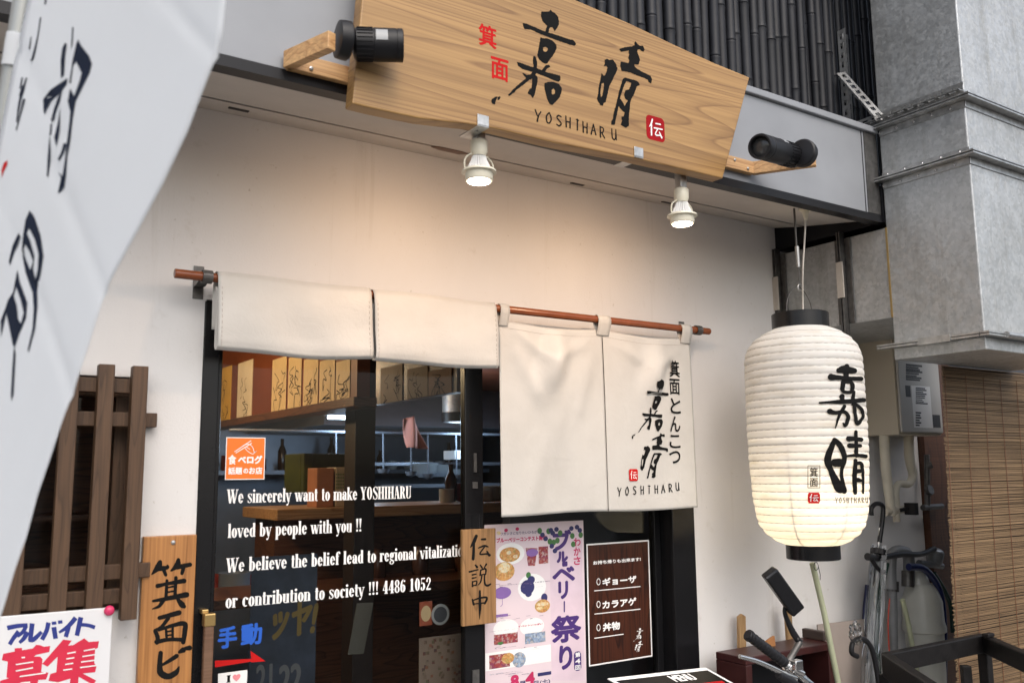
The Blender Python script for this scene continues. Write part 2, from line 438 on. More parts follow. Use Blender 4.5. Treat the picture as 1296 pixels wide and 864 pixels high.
PINK = plain('pink_cloth', (.42,.17,.13), .8, bmp=.3, bs=30)
ASPHALT = plain('asphalt', (.05,.05,.052), .9, var=.3, vs_=30, bmp=.5)
PAVER = plain('pavement_concrete', (.20,.195,.185), .85, var=.2, vs_=12, bmp=.4)
MIRROR = plain('lens_glass', (.05,.05,.05), .08)
BULB = emit('warm_led_face', (1, .86, .70), 8)

# ------------------------------------------------------------------ setting
tag(obj('ground', MB().box(-600,600,-600,600,-.2,-.12), ASPHALT), kind='structure')
tag(obj('pavement', MB().box(-6,8,-1.9,.0,-.119,.0), PAVER, bevel=.01), kind='structure')

# shop building
WX0, WX1, WZ1 = -9.0, 3.90, 2.62
DX0, DX1, DZ1 = .646, 2.44, 2.02       # door opening
LX0, LX1, LZ0, LZ1 = -.55, .487, 1.22, 1.80   # lattice window opening
shop = thing('shop_building', (1.2,.05,0), 'white stucco ramen shop front with grey fascia and beige eave over its sliding doors', 'shop')
m = MB()
T0, T1 = 0.0, .14
m.box(WX0, LX0, T0, T1, 0, WZ1); m.box(LX0, LX1, T0, T1, 0, LZ0); m.box(LX0, LX1, T0, T1, LZ1, WZ1)
m.box(LX1, DX0, T0, T1, 0, WZ1); m.box(DX0, DX1, T0, T1, DZ1, WZ1); m.box(DX1, WX1, T0, T1, 0, WZ1)
obj('wall', m, STUCCO, shop)
FY = -.50; YKK = -.512
m = MB().box(WX0, 2.975, FY, FY+.03, 2.487, 2.80)
fas = obj('fascia', m, FASCIA, shop, bevel=.002)
m = MB().box(WX0, 2.975, FY-.014, FY+.05, 2.802, 2.826)
obj('cap_trim', m, FASCIA, shop, bevel=.003)
obj('bottom_trim', MB().box(WX0, 2.975, FY-.006, FY+.036, 2.458, 2.485), BLACK, shop)
# soffit, slightly rising to the wall, with a black bar painting the gap's shade and a ledger strip
m = MB().add([(WX0,FY+.037,2.478),(2.975,FY+.037,2.478),(2.975,-.158,2.526),(WX0,-.158,2.526),(WX0,FY+.037,2.50),(2.975,FY+.037,2.50),(2.975,-.158,2.548),(WX0,-.158,2.548)],
             [(0,1,2,3),(4,7,6,5),(0,4,5,1),(2,6,7,3),(1,5,6,2),(0,3,7,4)])
obj('soffit', m, SOFFIT, shop)
obj('gap_shade_bar', MB().box(WX0, 2.975, -.1575, -.1465, 2.530, 2.56), BLACK, shop)
m = MB().add([(WX0,-.146,2.527),(2.975,-.146,2.527),(2.975,-.001,2.556),(WX0,-.001,2.556),(WX0,-.146,2.585),(2.975,-.146,2.585),(2.975,-.001,2.585),(WX0,-.001,2.585)],
             [(0,1,2,3),(4,7,6,5),(0,4,5,1),(2,6,7,3),(1,5,6,2),(0,3,7,4)])
obj('ledger_strip', m, SOFFIT, shop)
a_, b_ = PZ(541,192,2.529), PZ(580,202,2.529)
obj('broken_patch', MB().add([(a_.x,-.165,2.5235),(b_.x-.03,-.165,2.5235),(b_.x,-.150,2.5265),(b_.x-.02,-.122,2.5305),(a_.x+.02,-.125,2.530),(a_.x-.015,-.145,2.526)], [(0,1,2,3,4,5)]), DARKWOOD, shop, solid=.001)
obj('eave_end', MB().box(2.978, 4.4, YKK, -.001, 2.46, 2.60), BLACK, shop)
obj('upper_wall', MB().box(-9, 4.4, -.24, -.2, 2.621, 8.5), DARKGREY, shop)
obj('roof_deck', MB().box(WX0, 2.975, FY+.05, -.24, 2.60, 2.63), BLACK, shop)
obj('seam_joint', MB().box(2.885, 2.888, FY-.0015, FY+.002, 2.488, 2.80), BLACK, shop)
obj('end_panel', MB().box(2.9, 2.975, FY-.003, FY-.0005, 2.488, 2.80), STEELD, shop)
# thin vents and small damage marks in the soffit edge
m = MB()
for x, yy in ((.66,-.10), (1.86,-.06), (2.28,-.07)): m.box(x, x+.055, yy, yy+.014, 2.527+.2*(yy+.146)-.0012, 2.527+.2*(yy+.146)+.004)
obj('vent_slot', m, BLACK, shop)
# interior shell
CEIL = 2.20
obj('added_dark_panel', MB().box(-2.0, .66, .62, .66, 0, CEIL-.001), DARKWOOD, shop)  # dark panel added so the lit interior does not show through the lattice
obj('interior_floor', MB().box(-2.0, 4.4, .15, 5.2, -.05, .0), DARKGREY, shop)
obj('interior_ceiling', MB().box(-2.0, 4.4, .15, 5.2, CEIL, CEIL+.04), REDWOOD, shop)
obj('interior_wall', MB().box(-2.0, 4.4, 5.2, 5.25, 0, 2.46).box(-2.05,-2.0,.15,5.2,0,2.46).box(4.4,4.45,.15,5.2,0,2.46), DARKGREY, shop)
obj('neighbour_post', MB().box(3.905, 4.16, -.03, .12, 0, 2.5), wood('brown_side_board', (.06,.022,.01), (.115,.045,.02), (8,8,1), 2, 8, .5), shop, bevel=.003)
obj('side_wall', MB().box(4.16, 9, .0, .12, 0, 8.5), DARKGREY, shop)

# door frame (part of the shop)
m = MB().box(DX0-.004, DX0+.040, -.004, .12, 0, DZ1-.004).box(DX1-.11, DX1+.002, -.004, .12, 0, DZ1-.004).box(DX0+.041, DX1-.111, -.003, .12, DZ1-.05, DZ1-.005)
m.box(DX0+.041, DX1-.111, .0, .12, .0, .02)
obj('door_frame', m, BLACKG, shop, bevel=.003)

def sliding_door(x0, x1, y, label, sl, sr):
    t = thing('sliding_door', ((x0+x1)/2, y, .02), label, 'door')
    m = MB().box(x0, x0+sl, y-.015, y+.015, .022, 1.965).box(x1-sr, x1, y-.015, y+.015, .022, 1.965)
    m.box(x0+sl, x1-sr, y-.014, y+.014, 1.90, 1.965).box(x0+sl, x1-sr, y-.014, y+.014, .022, .16)
    obj('stile', m, BLACKG, t, bevel=.003)
    obj('pane', MB().box(x0+sl, x1-sr, y-.003, y+.003, .16, 1.90), GLASS, t)
    return t
dl = sliding_door(.688, 1.535, .03, 'black framed glass sliding door with white English lettering about the shop', .012, .068)
dr = sliding_door(1.50, 2.329, .075, 'black framed glass sliding door behind the blueberry poster and the dark menu sheet', .04, .03)
obj('catch', MB().box(1.497, 1.507, .009, .0149, 1.55, 1.61).box(1.493, 1.511, .010, .0149, 1.50, 1.52), STEELD, dl)
obj('keyhole_plate', MB().box(1.490, 1.514, .0105, .0149, .86, .95), STEELD, dl)

# ---- English lettering on the left door: condensed fat-face roman drawn stroke by stroke
TK, TN = .17, .055
class G(Ink):
    def st(s, x, y0, y1, t=TK): return s.rect(x-t/2, y0, x+t/2, y1)
    def sf(s, x, y, wd=.28): return s.rect(x-wd/2, y, x+wd/2, y+(TN if y < .3 else -TN))
    def dg(s, x0, y0, x1, y1, t): return s.quad((x0-t/2,y0),(x0+t/2,y0),(x1+t/2,y1),(x1-t/2,y1))
    def ring(s, cx, cy, rx, ry, a0=0, a1=360, t=TK, th=TN):
        n = 20; vs_ = []; fs = []
        for k in range(n+1):
            a = R(a0+(a1-a0)*k/n); ca, sa = math.cos(a), math.sin(a)
            vs_ += [(cx+rx*ca, cy+ry*sa), (cx+(rx-t)*ca, cy+(ry-th)*sa)]
            if k: fs.append((2*k-2, 2*k-1, 2*k+1, 2*k))
        s._add(vs_, fs); return s
    def dot(s, x, y, r=.09): return s.disc(x, y, r, r, 12)
XH = .67
def glyph(c):
    g = G(); a = .46
    if c == 'W': g.dg(.10,1,.26,0,TK).dg(.46,1,.28,0,.07).dg(.40,1,.58,0,TK).dg(.78,1,.60,0,.07); g.sf(.1,1,.26).sf(.43,1,.3).sf(.78,1,.22); a = .86
    elif c == 'Y': g.dg(.10,1,.26,.45,TK).dg(.46,1,.29,.45,.06).st(.27,0,.48); g.sf(.10,1,.24).sf(.46,1,.2).sf(.27,0,.32); a = .55
    elif c == 'O': g.ring(.27,.5,.24,.51); a = .56
    elif c == 'S': g.stroke([(.42,.78,.05),(.36,.95,.05),(.24,.97,.06),(.10,.85,.10),(.14,.65,.16),(.34,.42,.17),(.42,.2,.10),(.30,.03,.06),(.16,.03,.05),(.07,.22,.05)]); g.rect(.40,.72,.45,.98).rect(.04,.02,.09,.3); a = .50
    elif c == 'H': g.st(.13,0,1).st(.45,0,1).rect(.13,.49,.45,.55); g.sf(.13,0,.25).sf(.13,1,.25).sf(.45,0,.25).sf(.45,1,.25); a = .60
    elif c == 'I': g.st(.15,0,1); g.sf(.15,0,.28).sf(.15,1,.28); a = .32
    elif c == 'A': g.dg(.22,1,.09,0,.055).dg(.25,1,.42,0,TK).rect(.13,.3,.36,.355); g.sf(.09,0,.18).sf(.42,0,.26); a = .55
    elif c == 'R': g.st(.13,0,1).ring(.22,.73,.24,.27,-90,90).rect(.13,.945,.23,1).rect(.13,.46,.23,.51).dg(.30,.48,.45,0,TK*.95); g.sf(.13,0,.26).sf(.10,1,.18).sf(.47,0,.16); a = .58
    elif c == 'U': g.st(.12,.2,1).st(.43,.2,1,.06).ring(.265,.22,.23,.22,180,360,.12); g.sf(.12,1,.26).sf(.43,1,.2); a = .57
    elif c in 'nmhu':
        if c == 'u': g.st(.12,.14,XH).st(.37,0,XH).ring(.25,.16,.21,.17,180,330,.1); g.sf(.08,XH,.14).sf(.33,XH,.14).sf(.42,0,.12); a = .50
        else:
            top = 1 if c == 'h' else XH
            g.st(.12,0,top); g.sf(.12,0,.24).rect(.0,top-TN,.1,top)
            g.ring(.26,XH-.22,.20,.22,10,140,.13); g.st(.38,0,XH-.18); g.sf(.38,0,.24); a = .50
            if c == 'm': g.ring(.52,XH-.22,.20,.22,10,140,.13); g.st(.64,0,XH-.18); g.sf(.64,0,.24); a = .76
    elif c == 'e': g.ring(.22,XH/2,.20,XH/2+.01,30,330).ring(.22,XH/2,.20,XH/2+.01,0,40,.12).rect(.06,.34,.42,.39); a = .44
    elif c == 'o': g.ring(.22,XH/2,.21,XH/2+.015); a = .44
    elif c == 'c': g.ring(.22,XH/2,.20,XH/2+.01,50,310).dot(.34,XH-.13,.08); a = .42
    elif c == 's': g.stroke([(.32,.52,.04),(.26,.64,.05),(.17,.65,.06),(.08,.56,.10),(.13,.42,.14),(.26,.28,.14),(.32,.14,.09),(.22,.02,.05),(.12,.03,.05),(.05,.16,.04)]); g.rect(.31,.48,.35,.66).rect(.03,.01,.07,.2); a = .39
    elif c == 'i': g.st(.13,0,XH).dot(.13,.88,.095); g.sf(.13,0,.25).rect(.01,XH-TN,.12,XH); a = .27
    elif c == 'l': g.st(.13,0,1); g.sf(.13,0,.25).rect(.01,1-TN,.12,1); a = .27
    elif c == 'r': g.st(.12,0,XH).ring(.27,XH-.2,.15,.2,60,150,.08).dot(.31,XH-.1,.075); g.sf(.12,0,.26).rect(.0,XH-TN,.11,XH); a = .38
    elif c == 't': g.st(.15,.1,.9,TK*.9).rect(.02,XH-.05,.30,XH).ring(.24,.13,.17,.14,190,310,.1); a = .32
    elif c == 'a': g.st(.31,.05,XH-.14).ring(.21,XH-.18,.18,.185,10,150,.13).dot(.10,XH-.2,.075).ring(.19,.19,.17,.2,60,330); g.rect(.3,0,.44,.05); a = .45
    elif c == 'y': g.dg(.08,XH,.24,0,TK*.9).dg(.40,XH,.20,-.22,.055).dot(.13,-.22,.075); g.sf(.08,XH,.22).sf(.39,XH,.18); a = .46
    elif c == 'v': g.dg(.08,XH,.24,0,TK*.9).dg(.40,XH,.26,0,.055); g.sf(.08,XH,.22).sf(.39,XH,.18); a = .46
    elif c == 'w': g.dg(.08,XH,.22,0,TK*.9).dg(.34,XH,.24,0,.06).dg(.34,XH,.48,0,TK*.9).dg(.63,XH,.50,0,.055); g.sf(.08,XH,.22).sf(.33,XH,.22).sf(.63,XH,.18); a = .69
    elif c == 'k': g.st(.12,0,1).dg(.18,.28,.38,XH,.06).dg(.39,0,.24,.40,TK*.9); g.sf(.12,0,.24).rect(.0,1-TN,.1,1).sf(.40,0,.22).sf(.38,XH,.2); a = .49
    elif c == 'd': g.st(.36,0,1).ring(.23,XH/2,.21,XH/2+.01,60,300).rect(.25,1-TN,.36,1).rect(.36,0,.48,TN); a = .49
    elif c == 'b': g.st(.12,0,1).ring(.24,XH/2,.21,XH/2+.01,-120,120).rect(.0,1-TN,.12,1); a = .47
    elif c == 'p': g.st(.12,-.3,XH).ring(.24,XH/2,.21,XH/2+.01,-120,120).rect(.0,XH-TN,.12,XH); g.rect(0,-.3,.25,-.25); a = .47
    elif c == 'f': g.st(.14,0,.82).ring(.27,.80,.20,.2,60,180,.15).dot(.33,.88,.07).rect(.02,XH-.05,.30,XH); g.sf(.14,0,.26); a = .34
    elif c == 'g': g.ring(.21,.45,.18,.22).ring(.21,-.1,.20,.16,0,360,.1,.05).stroke([(.12,.25,.05),(.08,.16,.07),(.2,.09,.1),(.34,.02,.08)]).dot(.40,.62,.06); a = .45
    elif c == 'z': g.rect(.03,XH-.06,.36,XH).rect(.03,0,.36,.06).dg(.08,0,.31,XH,TK*.85); g.rect(.03,XH-.2,.06,XH).rect(.33,0,.36,.2); a = .40
    elif c == '!': g.quad((.05,1),(.23,1),(.165,.28),(.115,.28)).dot(.14,.09,.09); a = .28
    elif c == '4': g.st(.31,0,1).dg(.06,.27,.28,.98,.05).rect(.03,.25,.46,.31); g.sf(.31,0,.28); a = .48
    elif c == '8': g.ring(.24,.74,.19,.26,0,360,.13).ring(.24,.26,.21,.27,0,360,.14); a = .48
    elif c == '6': g.ring(.24,.3,.21,.31).ring(.30,.45,.27,.55,95,190,.15).dot(.36,.86,.075); a = .48
    elif c == '1': g.st(.22,0,1).dg(.10,.85,.2,.97,.1); g.sf(.22,0,.34); a = .44
    elif c == '0': g.ring(.24,.5,.21,.51); a = .48
    elif c == '5': g.rect(.08,.88,.40,1).rect(.08,.5,.12,.95).ring(.20,.31,.22,.32,-140,130).dot(.1,.2,.07); a = .48
    elif c == '2': g.ring(.23,.72,.19,.28,-20,160,.13).dot(.1,.72,.075).dg(.06,.05,.36,.65,.1).rect(.04,0,.42,.13); a = .48
    else: a = .30
    return g, a
_gc = {}
def roman(ink, text, x0, x1, z, cap):
    gs = []; W = 0
    for ch in text:
        if ch not in _gc: _gc[ch] = glyph(ch)
        gs.append((_gc[ch], W)); W += _gc[ch][1]
    k = (x1-x0)/W
    for (g, a), off in gs:
        ls = {}
        n = len(ink.v)
        for u, v, l in g.v: ink.v.append((x0+(off+u)*k, z+v*cap, 1+l % 7))
        ink.f += [tuple(i+n for i in f) for f in g.f]
YT = .0265
def lx(px, py): return P(px, py, YT)
ik = Ink()
for t, a, b in (('We sincerely want to make YOSHIHARU', (287,637.5), (521,629.5)), ('loved by people with you !!', (288,681), (458,671.5)),
                ('We believe the belief lead to regional vitalization', (286,725.5), (592,701.5)), ('or contribution to society !!! 4486 1052', (285,770), (546,745))):
    p, q = lx(*a), lx(*b); roman(ik, t, p.x, q.x, (p.z+q.z)/2, .037)
ik.build('lettering', INKW, dl, wall_xz(YT), 0)

# ------------------------------------------------------------------ handwriting data
def z2(pts, ox, oy, s): return [(ox+x/s, oy+y/s) for x, y in pts]
KA = [  # traced outlines of the first big brush character on the board, photo pixels
 [z2([(155,97),(185,97),(218,95),(228,80),(236,95),(262,108),(283,135),(290,165),(288,195),(275,220),(258,243),(250,225),(240,210),(225,212),(213,225),(210,250),(190,250),(195,225),(205,205),(188,190),(165,165),(155,130)],660,0,6.175)],
 [z2([(12,185),(40,190),(65,202),(110,220),(160,242),(220,262),(290,283),(350,305),(380,315),(400,317),(415,330),(424,345),(412,358),(395,352),(380,350),(340,335),(280,315),(220,292),(160,270),(110,248),(75,232),(50,228),(25,228),(15,205)],660,0,6.175)],
 [z2([(150,297),(165,305),(200,305),(240,322),(268,350),(272,375),(262,400),(240,440),(218,465),(200,493),(185,497),(165,488),(140,465),(125,435),(133,400),(142,350)],660,0,6.175), z2([(168,375),(185,368),(203,378),(205,392),(190,408),(172,402)],660,0,6.175)],
 [z2([(248,360),(275,368),(320,385),(370,400),(420,420),(470,432),(494,440),(495,460),(485,470),(460,462),(410,440),(360,420),(310,405),(275,395),(255,380)],600,0,4.546)],
 [z2([(100,440),(112,455),(120,500),(117,530),(124,545),(112,575),(90,600),(60,622),(20,656),(-40,700),(-70,722),(-78,716),(-30,672),(20,630),(52,606),(76,580),(92,560),(98,530),(92,490),(92,455)],660,0,6.175)],
 [z2([(105,585),(122,605),(122,640),(112,680),(100,740),(88,765),(72,742),(50,730),(60,708),(80,690),(86,650),(84,615)],660,0,6.175)],
 [z2([(8,575),(40,590),(80,586),(92,600),(70,622),(40,614)],660,0,6.175)],
 [z2([(158,556),(190,515),(215,512),(222,525),(200,532),(180,560)],660,0,6.175)],
 [z2([(180,655),(210,645),(250,645),(290,660),(312,690),(310,720),(295,760),(265,795),(240,818),(222,812),(205,780),(190,730),(182,690)],660,0,6.175), z2([(235,705),(250,690),(262,710),(262,730),(245,742),(235,730)],660,0,6.175)],
 [z2([(228,522),(236,526),(212,544),(200,552),(198,546)],600,0,4.546)],
 [z2([(104,572),(124,560),(134,558),(126,572),(120,588),(118,600),(104,594),(101,584)],600,0,4.546)], [z2([(138,560),(150,558),(146,570),(136,576)],600,0,4.546)]]
HARE = [
 [z2([(225,130),(270,118),(320,112),(335,105),(335,90),(340,75),(355,95),(375,108),(395,108),(405,130),(400,145),(385,140),(370,128),(355,132),(352,150),(362,175),(372,205),(362,240),(345,240),(335,235),(330,250),(345,270),(385,295),(420,312),(448,325),(460,350),(455,378),(440,370),(430,350),(400,335),(360,322),(310,300),(270,290),(240,285),(233,255),(235,225),(262,228),(290,235),(298,215),(290,195),(298,170),(292,150),(300,138),(270,140),(235,147)],745,40,5.764)],
 [z2([(250,350),(265,340),(300,350),(335,358),(360,370),(370,390),(350,398),(340,425),(325,465),(310,490),(300,520),(298,560),(292,600),(290,650),(292,685),(270,700),(250,690),(235,680),(245,655),(240,625),(258,622),(265,590),(250,580),(230,560),(218,535),(212,560),(205,600),(195,640),(188,678),(165,678),(168,655),(178,640),(185,590),(200,540),(212,490),(225,430),(240,385)],745,40,5.764),
  z2([(275,362),(310,375),(305,400),(290,425),(268,430),(258,460),(265,490),(285,505),(275,520),(262,545),(250,520),(235,495),(228,492),(240,450),(258,395)],745,40,5.764)],
 [z2([(118,210),(135,203),(150,212),(175,208),(195,235),(208,270),(195,305),(175,345),(150,395),(140,430),(130,480),(120,515),(108,520),(102,540),(85,535),(72,512),(62,490),(72,455),(75,410),(85,360),(92,330),(95,305),(105,325),(120,325),(130,300),(140,265),(130,250),(112,252),(120,235)],745,40,5.764), z2([(95,380),(108,375),(112,395),(105,430),(98,470),(90,480),(85,450),(88,420)],745,40,5.764)]]
def rough_loop(l, k):        # extra points with a little jitter for a dry-brush edge
    o = []
    for i, p in enumerate(l):
        q = l[(i+1) % len(l)]; o.append(p); d = math.hypot(q[0]-p[0], q[1]-p[1])
        for j in range(1, int(d/1.2)+1):
            t = j/(int(d/1.2)+1); o.append((p[0]+(q[0]-p[0])*t+random.uniform(-k,k), p[1]+(q[1]-p[1])*t+random.uniform(-k,k)))
    return o
YB = -.60
def to_xz(loops): return [[(lambda q: (q.x, q.z))(P(x, y, YB)) for x, y in rough_loop(l, .22)] for l in loops]
KA_XZ = [to_xz(l) for l in KA]; HARE_XZ = [to_xz(l) for l in HARE]
def bbox(ch):
    xs = [p[0] for g in ch for l in g for p in l]; zs = [p[1] for g in ch for l in g for p in l]; return min(xs), min(zs), max(xs), max(zs)
def put_char(ink, ch, box):            # box = left, bottom, right, top
    a = bbox(ch); l, b, r_, t = box
    for g in ch:
        q = [[(l+(x-a[0])/(a[2]-a[0])*(r_-l), b+(z-a[1])/(a[3]-a[1])*(t-b)) for x, z in lp] for lp in g]
        ink.poly(q); ink.stroke([(*p, .005*abs(t-b)) for p in q[0]+q[0][:1]], n=1, cap=False)
HAND = {  # hand-lettered capitals, unit box, y up
 'Y': [[(.05,1,.16),(.35,.55,.14),(.5,.5,.14)],[(.95,.95,.12),(.55,.5,.15),(.35,0,.2)]], 'O': [[(.55,1,.13),(.12,.6,.17),(.2,.08,.16),(.6,.05,.14),(.9,.5,.17),(.6,1,.14)]],
 'S': [[(.85,.92,.13),(.4,.98,.15),(.15,.75,.16),(.5,.52,.16),(.85,.28,.17),(.5,.02,.15),(.08,.1,.12)]], 'H': [[(.12,1,.15),(.15,0,.17)],[(.85,.95,.14),(.8,0,.18)],[(.12,.5,.12),(.82,.52,.12)]],
 'I': [[(.5,1,.16),(.45,0,.18)],[(.2,.97,.1),(.8,.93,.12)]], 'A': [[(.5,1,.13),(.08,0,.18)],[(.5,1,.13),(.9,.05,.18)],[(.25,.38,.1),(.75,.4,.1)]],
 'R': [[(.15,1,.15),(.18,0,.18)],[(.15,.98,.13),(.75,.88,.14),(.6,.5,.14),(.2,.45,.12)],[(.4,.45,.13),(.9,.0,.17)]], 'U': [[(.12,1,.15),(.15,.25,.16),(.45,.0,.15),(.75,.2,.14),(.85,1,.14)],[(.85,.9,.14),(.92,.05,.15)]]}
def hand(ink, ch, cx, cy, wd, ht, wk=1.0):
    for s in HAND[ch]: ink.stroke([(cx+(x-.5)*wd, cy+(y-.5)*ht, q*abs(ht)*wk) for x, y, q in s], n=4, rough=.08)
DEN = [[(.28,.98,.10),(.18,.70,.10),(.04,.52,.03)],[(.20,.66,.10),(.18,.06,.10)],[(.52,.80,.08),(.86,.82,.08)],[(.40,.52,.08),(.98,.55,.08)],[(.66,.52,.06),(.46,.14,.08),(.80,.16,.08)],[(.76,.34,.07),(.92,.06,.11)]]

# ------------------------------------------------------------------ wooden signboard
sgn = thing('sign_board', (1.48,-.58,2.41), 'large pale wooden shop signboard with black brush characters, mounted on the fascia', 'sign')
bot = [(446,131),(470,137),(500,143.5),(532,150),(560,153.5),(592,157),(629,163),(660,170.5),(699,180),(750,190),(802,200),(864,214),(915,226)]
pl = [(lambda q: (q.x, q.z))(P(x, y, YB)) for x, y in bot]
pl += [(lambda q: (q.x, q.z))(P(x, y, YB)) for x, y in ((949,98),(905,80),(864,61.5),(800,31),(729,0))]
pl += [(1.38,2.862),(1.15,2.872),(.95,2.862),(.835,2.848)]
obj('board', MB().prism(pl, YB, YB+.045), SIGNWOOD, sgn, bevel=.004, seg=2)
ik = Ink()
for g in KA_XZ+HARE_XZ:
    ik.poly(g); ik.stroke([(*p, .0024) for p in g[0]+g[0][:1]], n=1, cap=False)
for ch, (x, y) in zip('YOSHIHARU', [(681,147),(694.5,149.5),(707.5,153),(719,154.7),(730.8,158),(740.5,161.5),(751,164),(762,167.5),(777,170.5)]):
    q = P(x, y, YB); hand(ik, ch, q.x, q.z, .020 if ch != 'I' else .014, .030, .95)
ik.build('brush_lettering', INK, sgn, wall_xz(YB), .0004)
ik = Ink()
for ch, c in (('箕',(617,46)),('面',(632.5,88))):
    q = P(*c, YB); ik.font(ch, (q.x-.026, q.z-.029, q.x+.026, q.z+.029), .0013)
ik.build('red_lettering', RED, sgn, wall_xz(YB), .0004)
q = P(829.5,163,YB)
ik = Ink().rrect(q.x-.036, q.z-.037, q.x+.036, q.z+.037, .014)
seal = ik.build('seal', SEALRED, sgn, wall_xz(YB), .0004)
Ink().strokes(DEN, lambda x, y: (q.x-.027+.054*x, q.z-.026+.052*y), .055, n=4).build('seal_lettering', WHITE, seal, wall_xz(YB), .0012)
for px, py in ((611,157.5),(808,197)):
    c = P(px, py, YB)
    m = MB().box(c.x-.017, c.x+.017, YB-.003, YB-.0005, c.z-.004, c.z+.024).box(c.x-.017, c.x+.017, YB-.003, FY-.01, c.z-.0075, c.z-.0045)
    m.lathe([(.004,-.010),(.004,-.0078)], (c.x, YB+.03, c.z), n=10)
    obj('clip', m, STEEL, sgn, bevel=.001)

# ------------------------------------------------------------------ hanging lamps under the eave
def eave_lamp(px, py, label, X=None, k=1.0):
    Y = -.53
    c = P(px, py, Y) if X is None else Vector((X, Y, 2.405))
    t = thing('eave_lamp', (c.x, Y, c.z+.06), label, 'lamp', 'lamps under the eave')
    z = c.z; K = .74
    obj('bracket', MB().box(c.x-.013, c.x+.013, Y-.013, Y+.013, z+.004, 2.53), STEEL, t, bevel=.002)
    obj('socket', MB().lathe([(.012,.004),(.020,.002),(.0225,-.002),(.0225,-.040*K),(.019,-.050*K),(.018,-.055*K)], (c.x,Y,z)), IVORY, t, smooth=35)
    prof_n = 48; m = MB(); base = 0
    rings = [(.0185,-.056),(.021,-.068),(.034,-.108),(.036,-.112)]
    for r, dz in rings:
        for k in range(prof_n):
            a = 2*math.pi*k/prof_n; rr = r*(1 if k % 2 else .72); m.v.append(Vector((c.x+rr*math.cos(a), Y+rr*math.sin(a), z+K*dz)))
    for i in range(3):
        for k in range(prof_n): m.f.append((i*prof_n+k, i*prof_n+(k+1)%prof_n, (i+1)*prof_n+(k+1)%prof_n, (i+1)*prof_n+k))
    obj('heat_sink', m, WHITE, t)
    obj('rim', MB().lathe([(q0, K*q1) for q0, q1 in [(.030,-.109),(.045,-.108),(.046,-.115),(.0365,-.118),(.0365,-.140),(.034,-.146),(.0305,-.146),(.0305,-.12)]], (c.x,Y,z)), IVORY, t, smooth=30)
    m = MB()
    for s in (-1, 1): m.tube([(c.x+s*.022,Y,z-K*.050),(c.x+s*.038,Y,z-K*.066),(c.x+s*.044,Y,z-K*.085),(c.x+s*.043,Y,z-K*.110)], .0026, 6, smooth=4)
    obj('wire_arm', m, IVORY, t, smooth=60)
    obj('lens', MB().lathe([(.0300,-.141*K),(.0295,-.150*K),(.012,-.156*K)], (c.x,Y,z), n=24), BULB, t, smooth=60)
    ld = bpy.data.lights.new('lamp_light', 'SPOT'); ld.energy = LAMP_W*k; ld.color = (1, .66, .41); ld.spot_size = R(155); ld.spot_blend = 1.0; ld.shadow_soft_size = .028
    lo = bpy.data.objects.new('lamp_light', ld); COL.objects.link(lo); lo.parent = t
    lo.location = Vector((c.x, Y, z-K*.156-.008))-wloc(t); lo.rotation_euler = (R(64),0,0)
LAMP_W = 0.17
eave_lamp(606, 179, 'lit white LED lamp hanging by the left clip of the wooden signboard', k=1.05)
eave_lamp(862, 240, 'lit white LED lamp hanging near the right end of the wooden signboard')

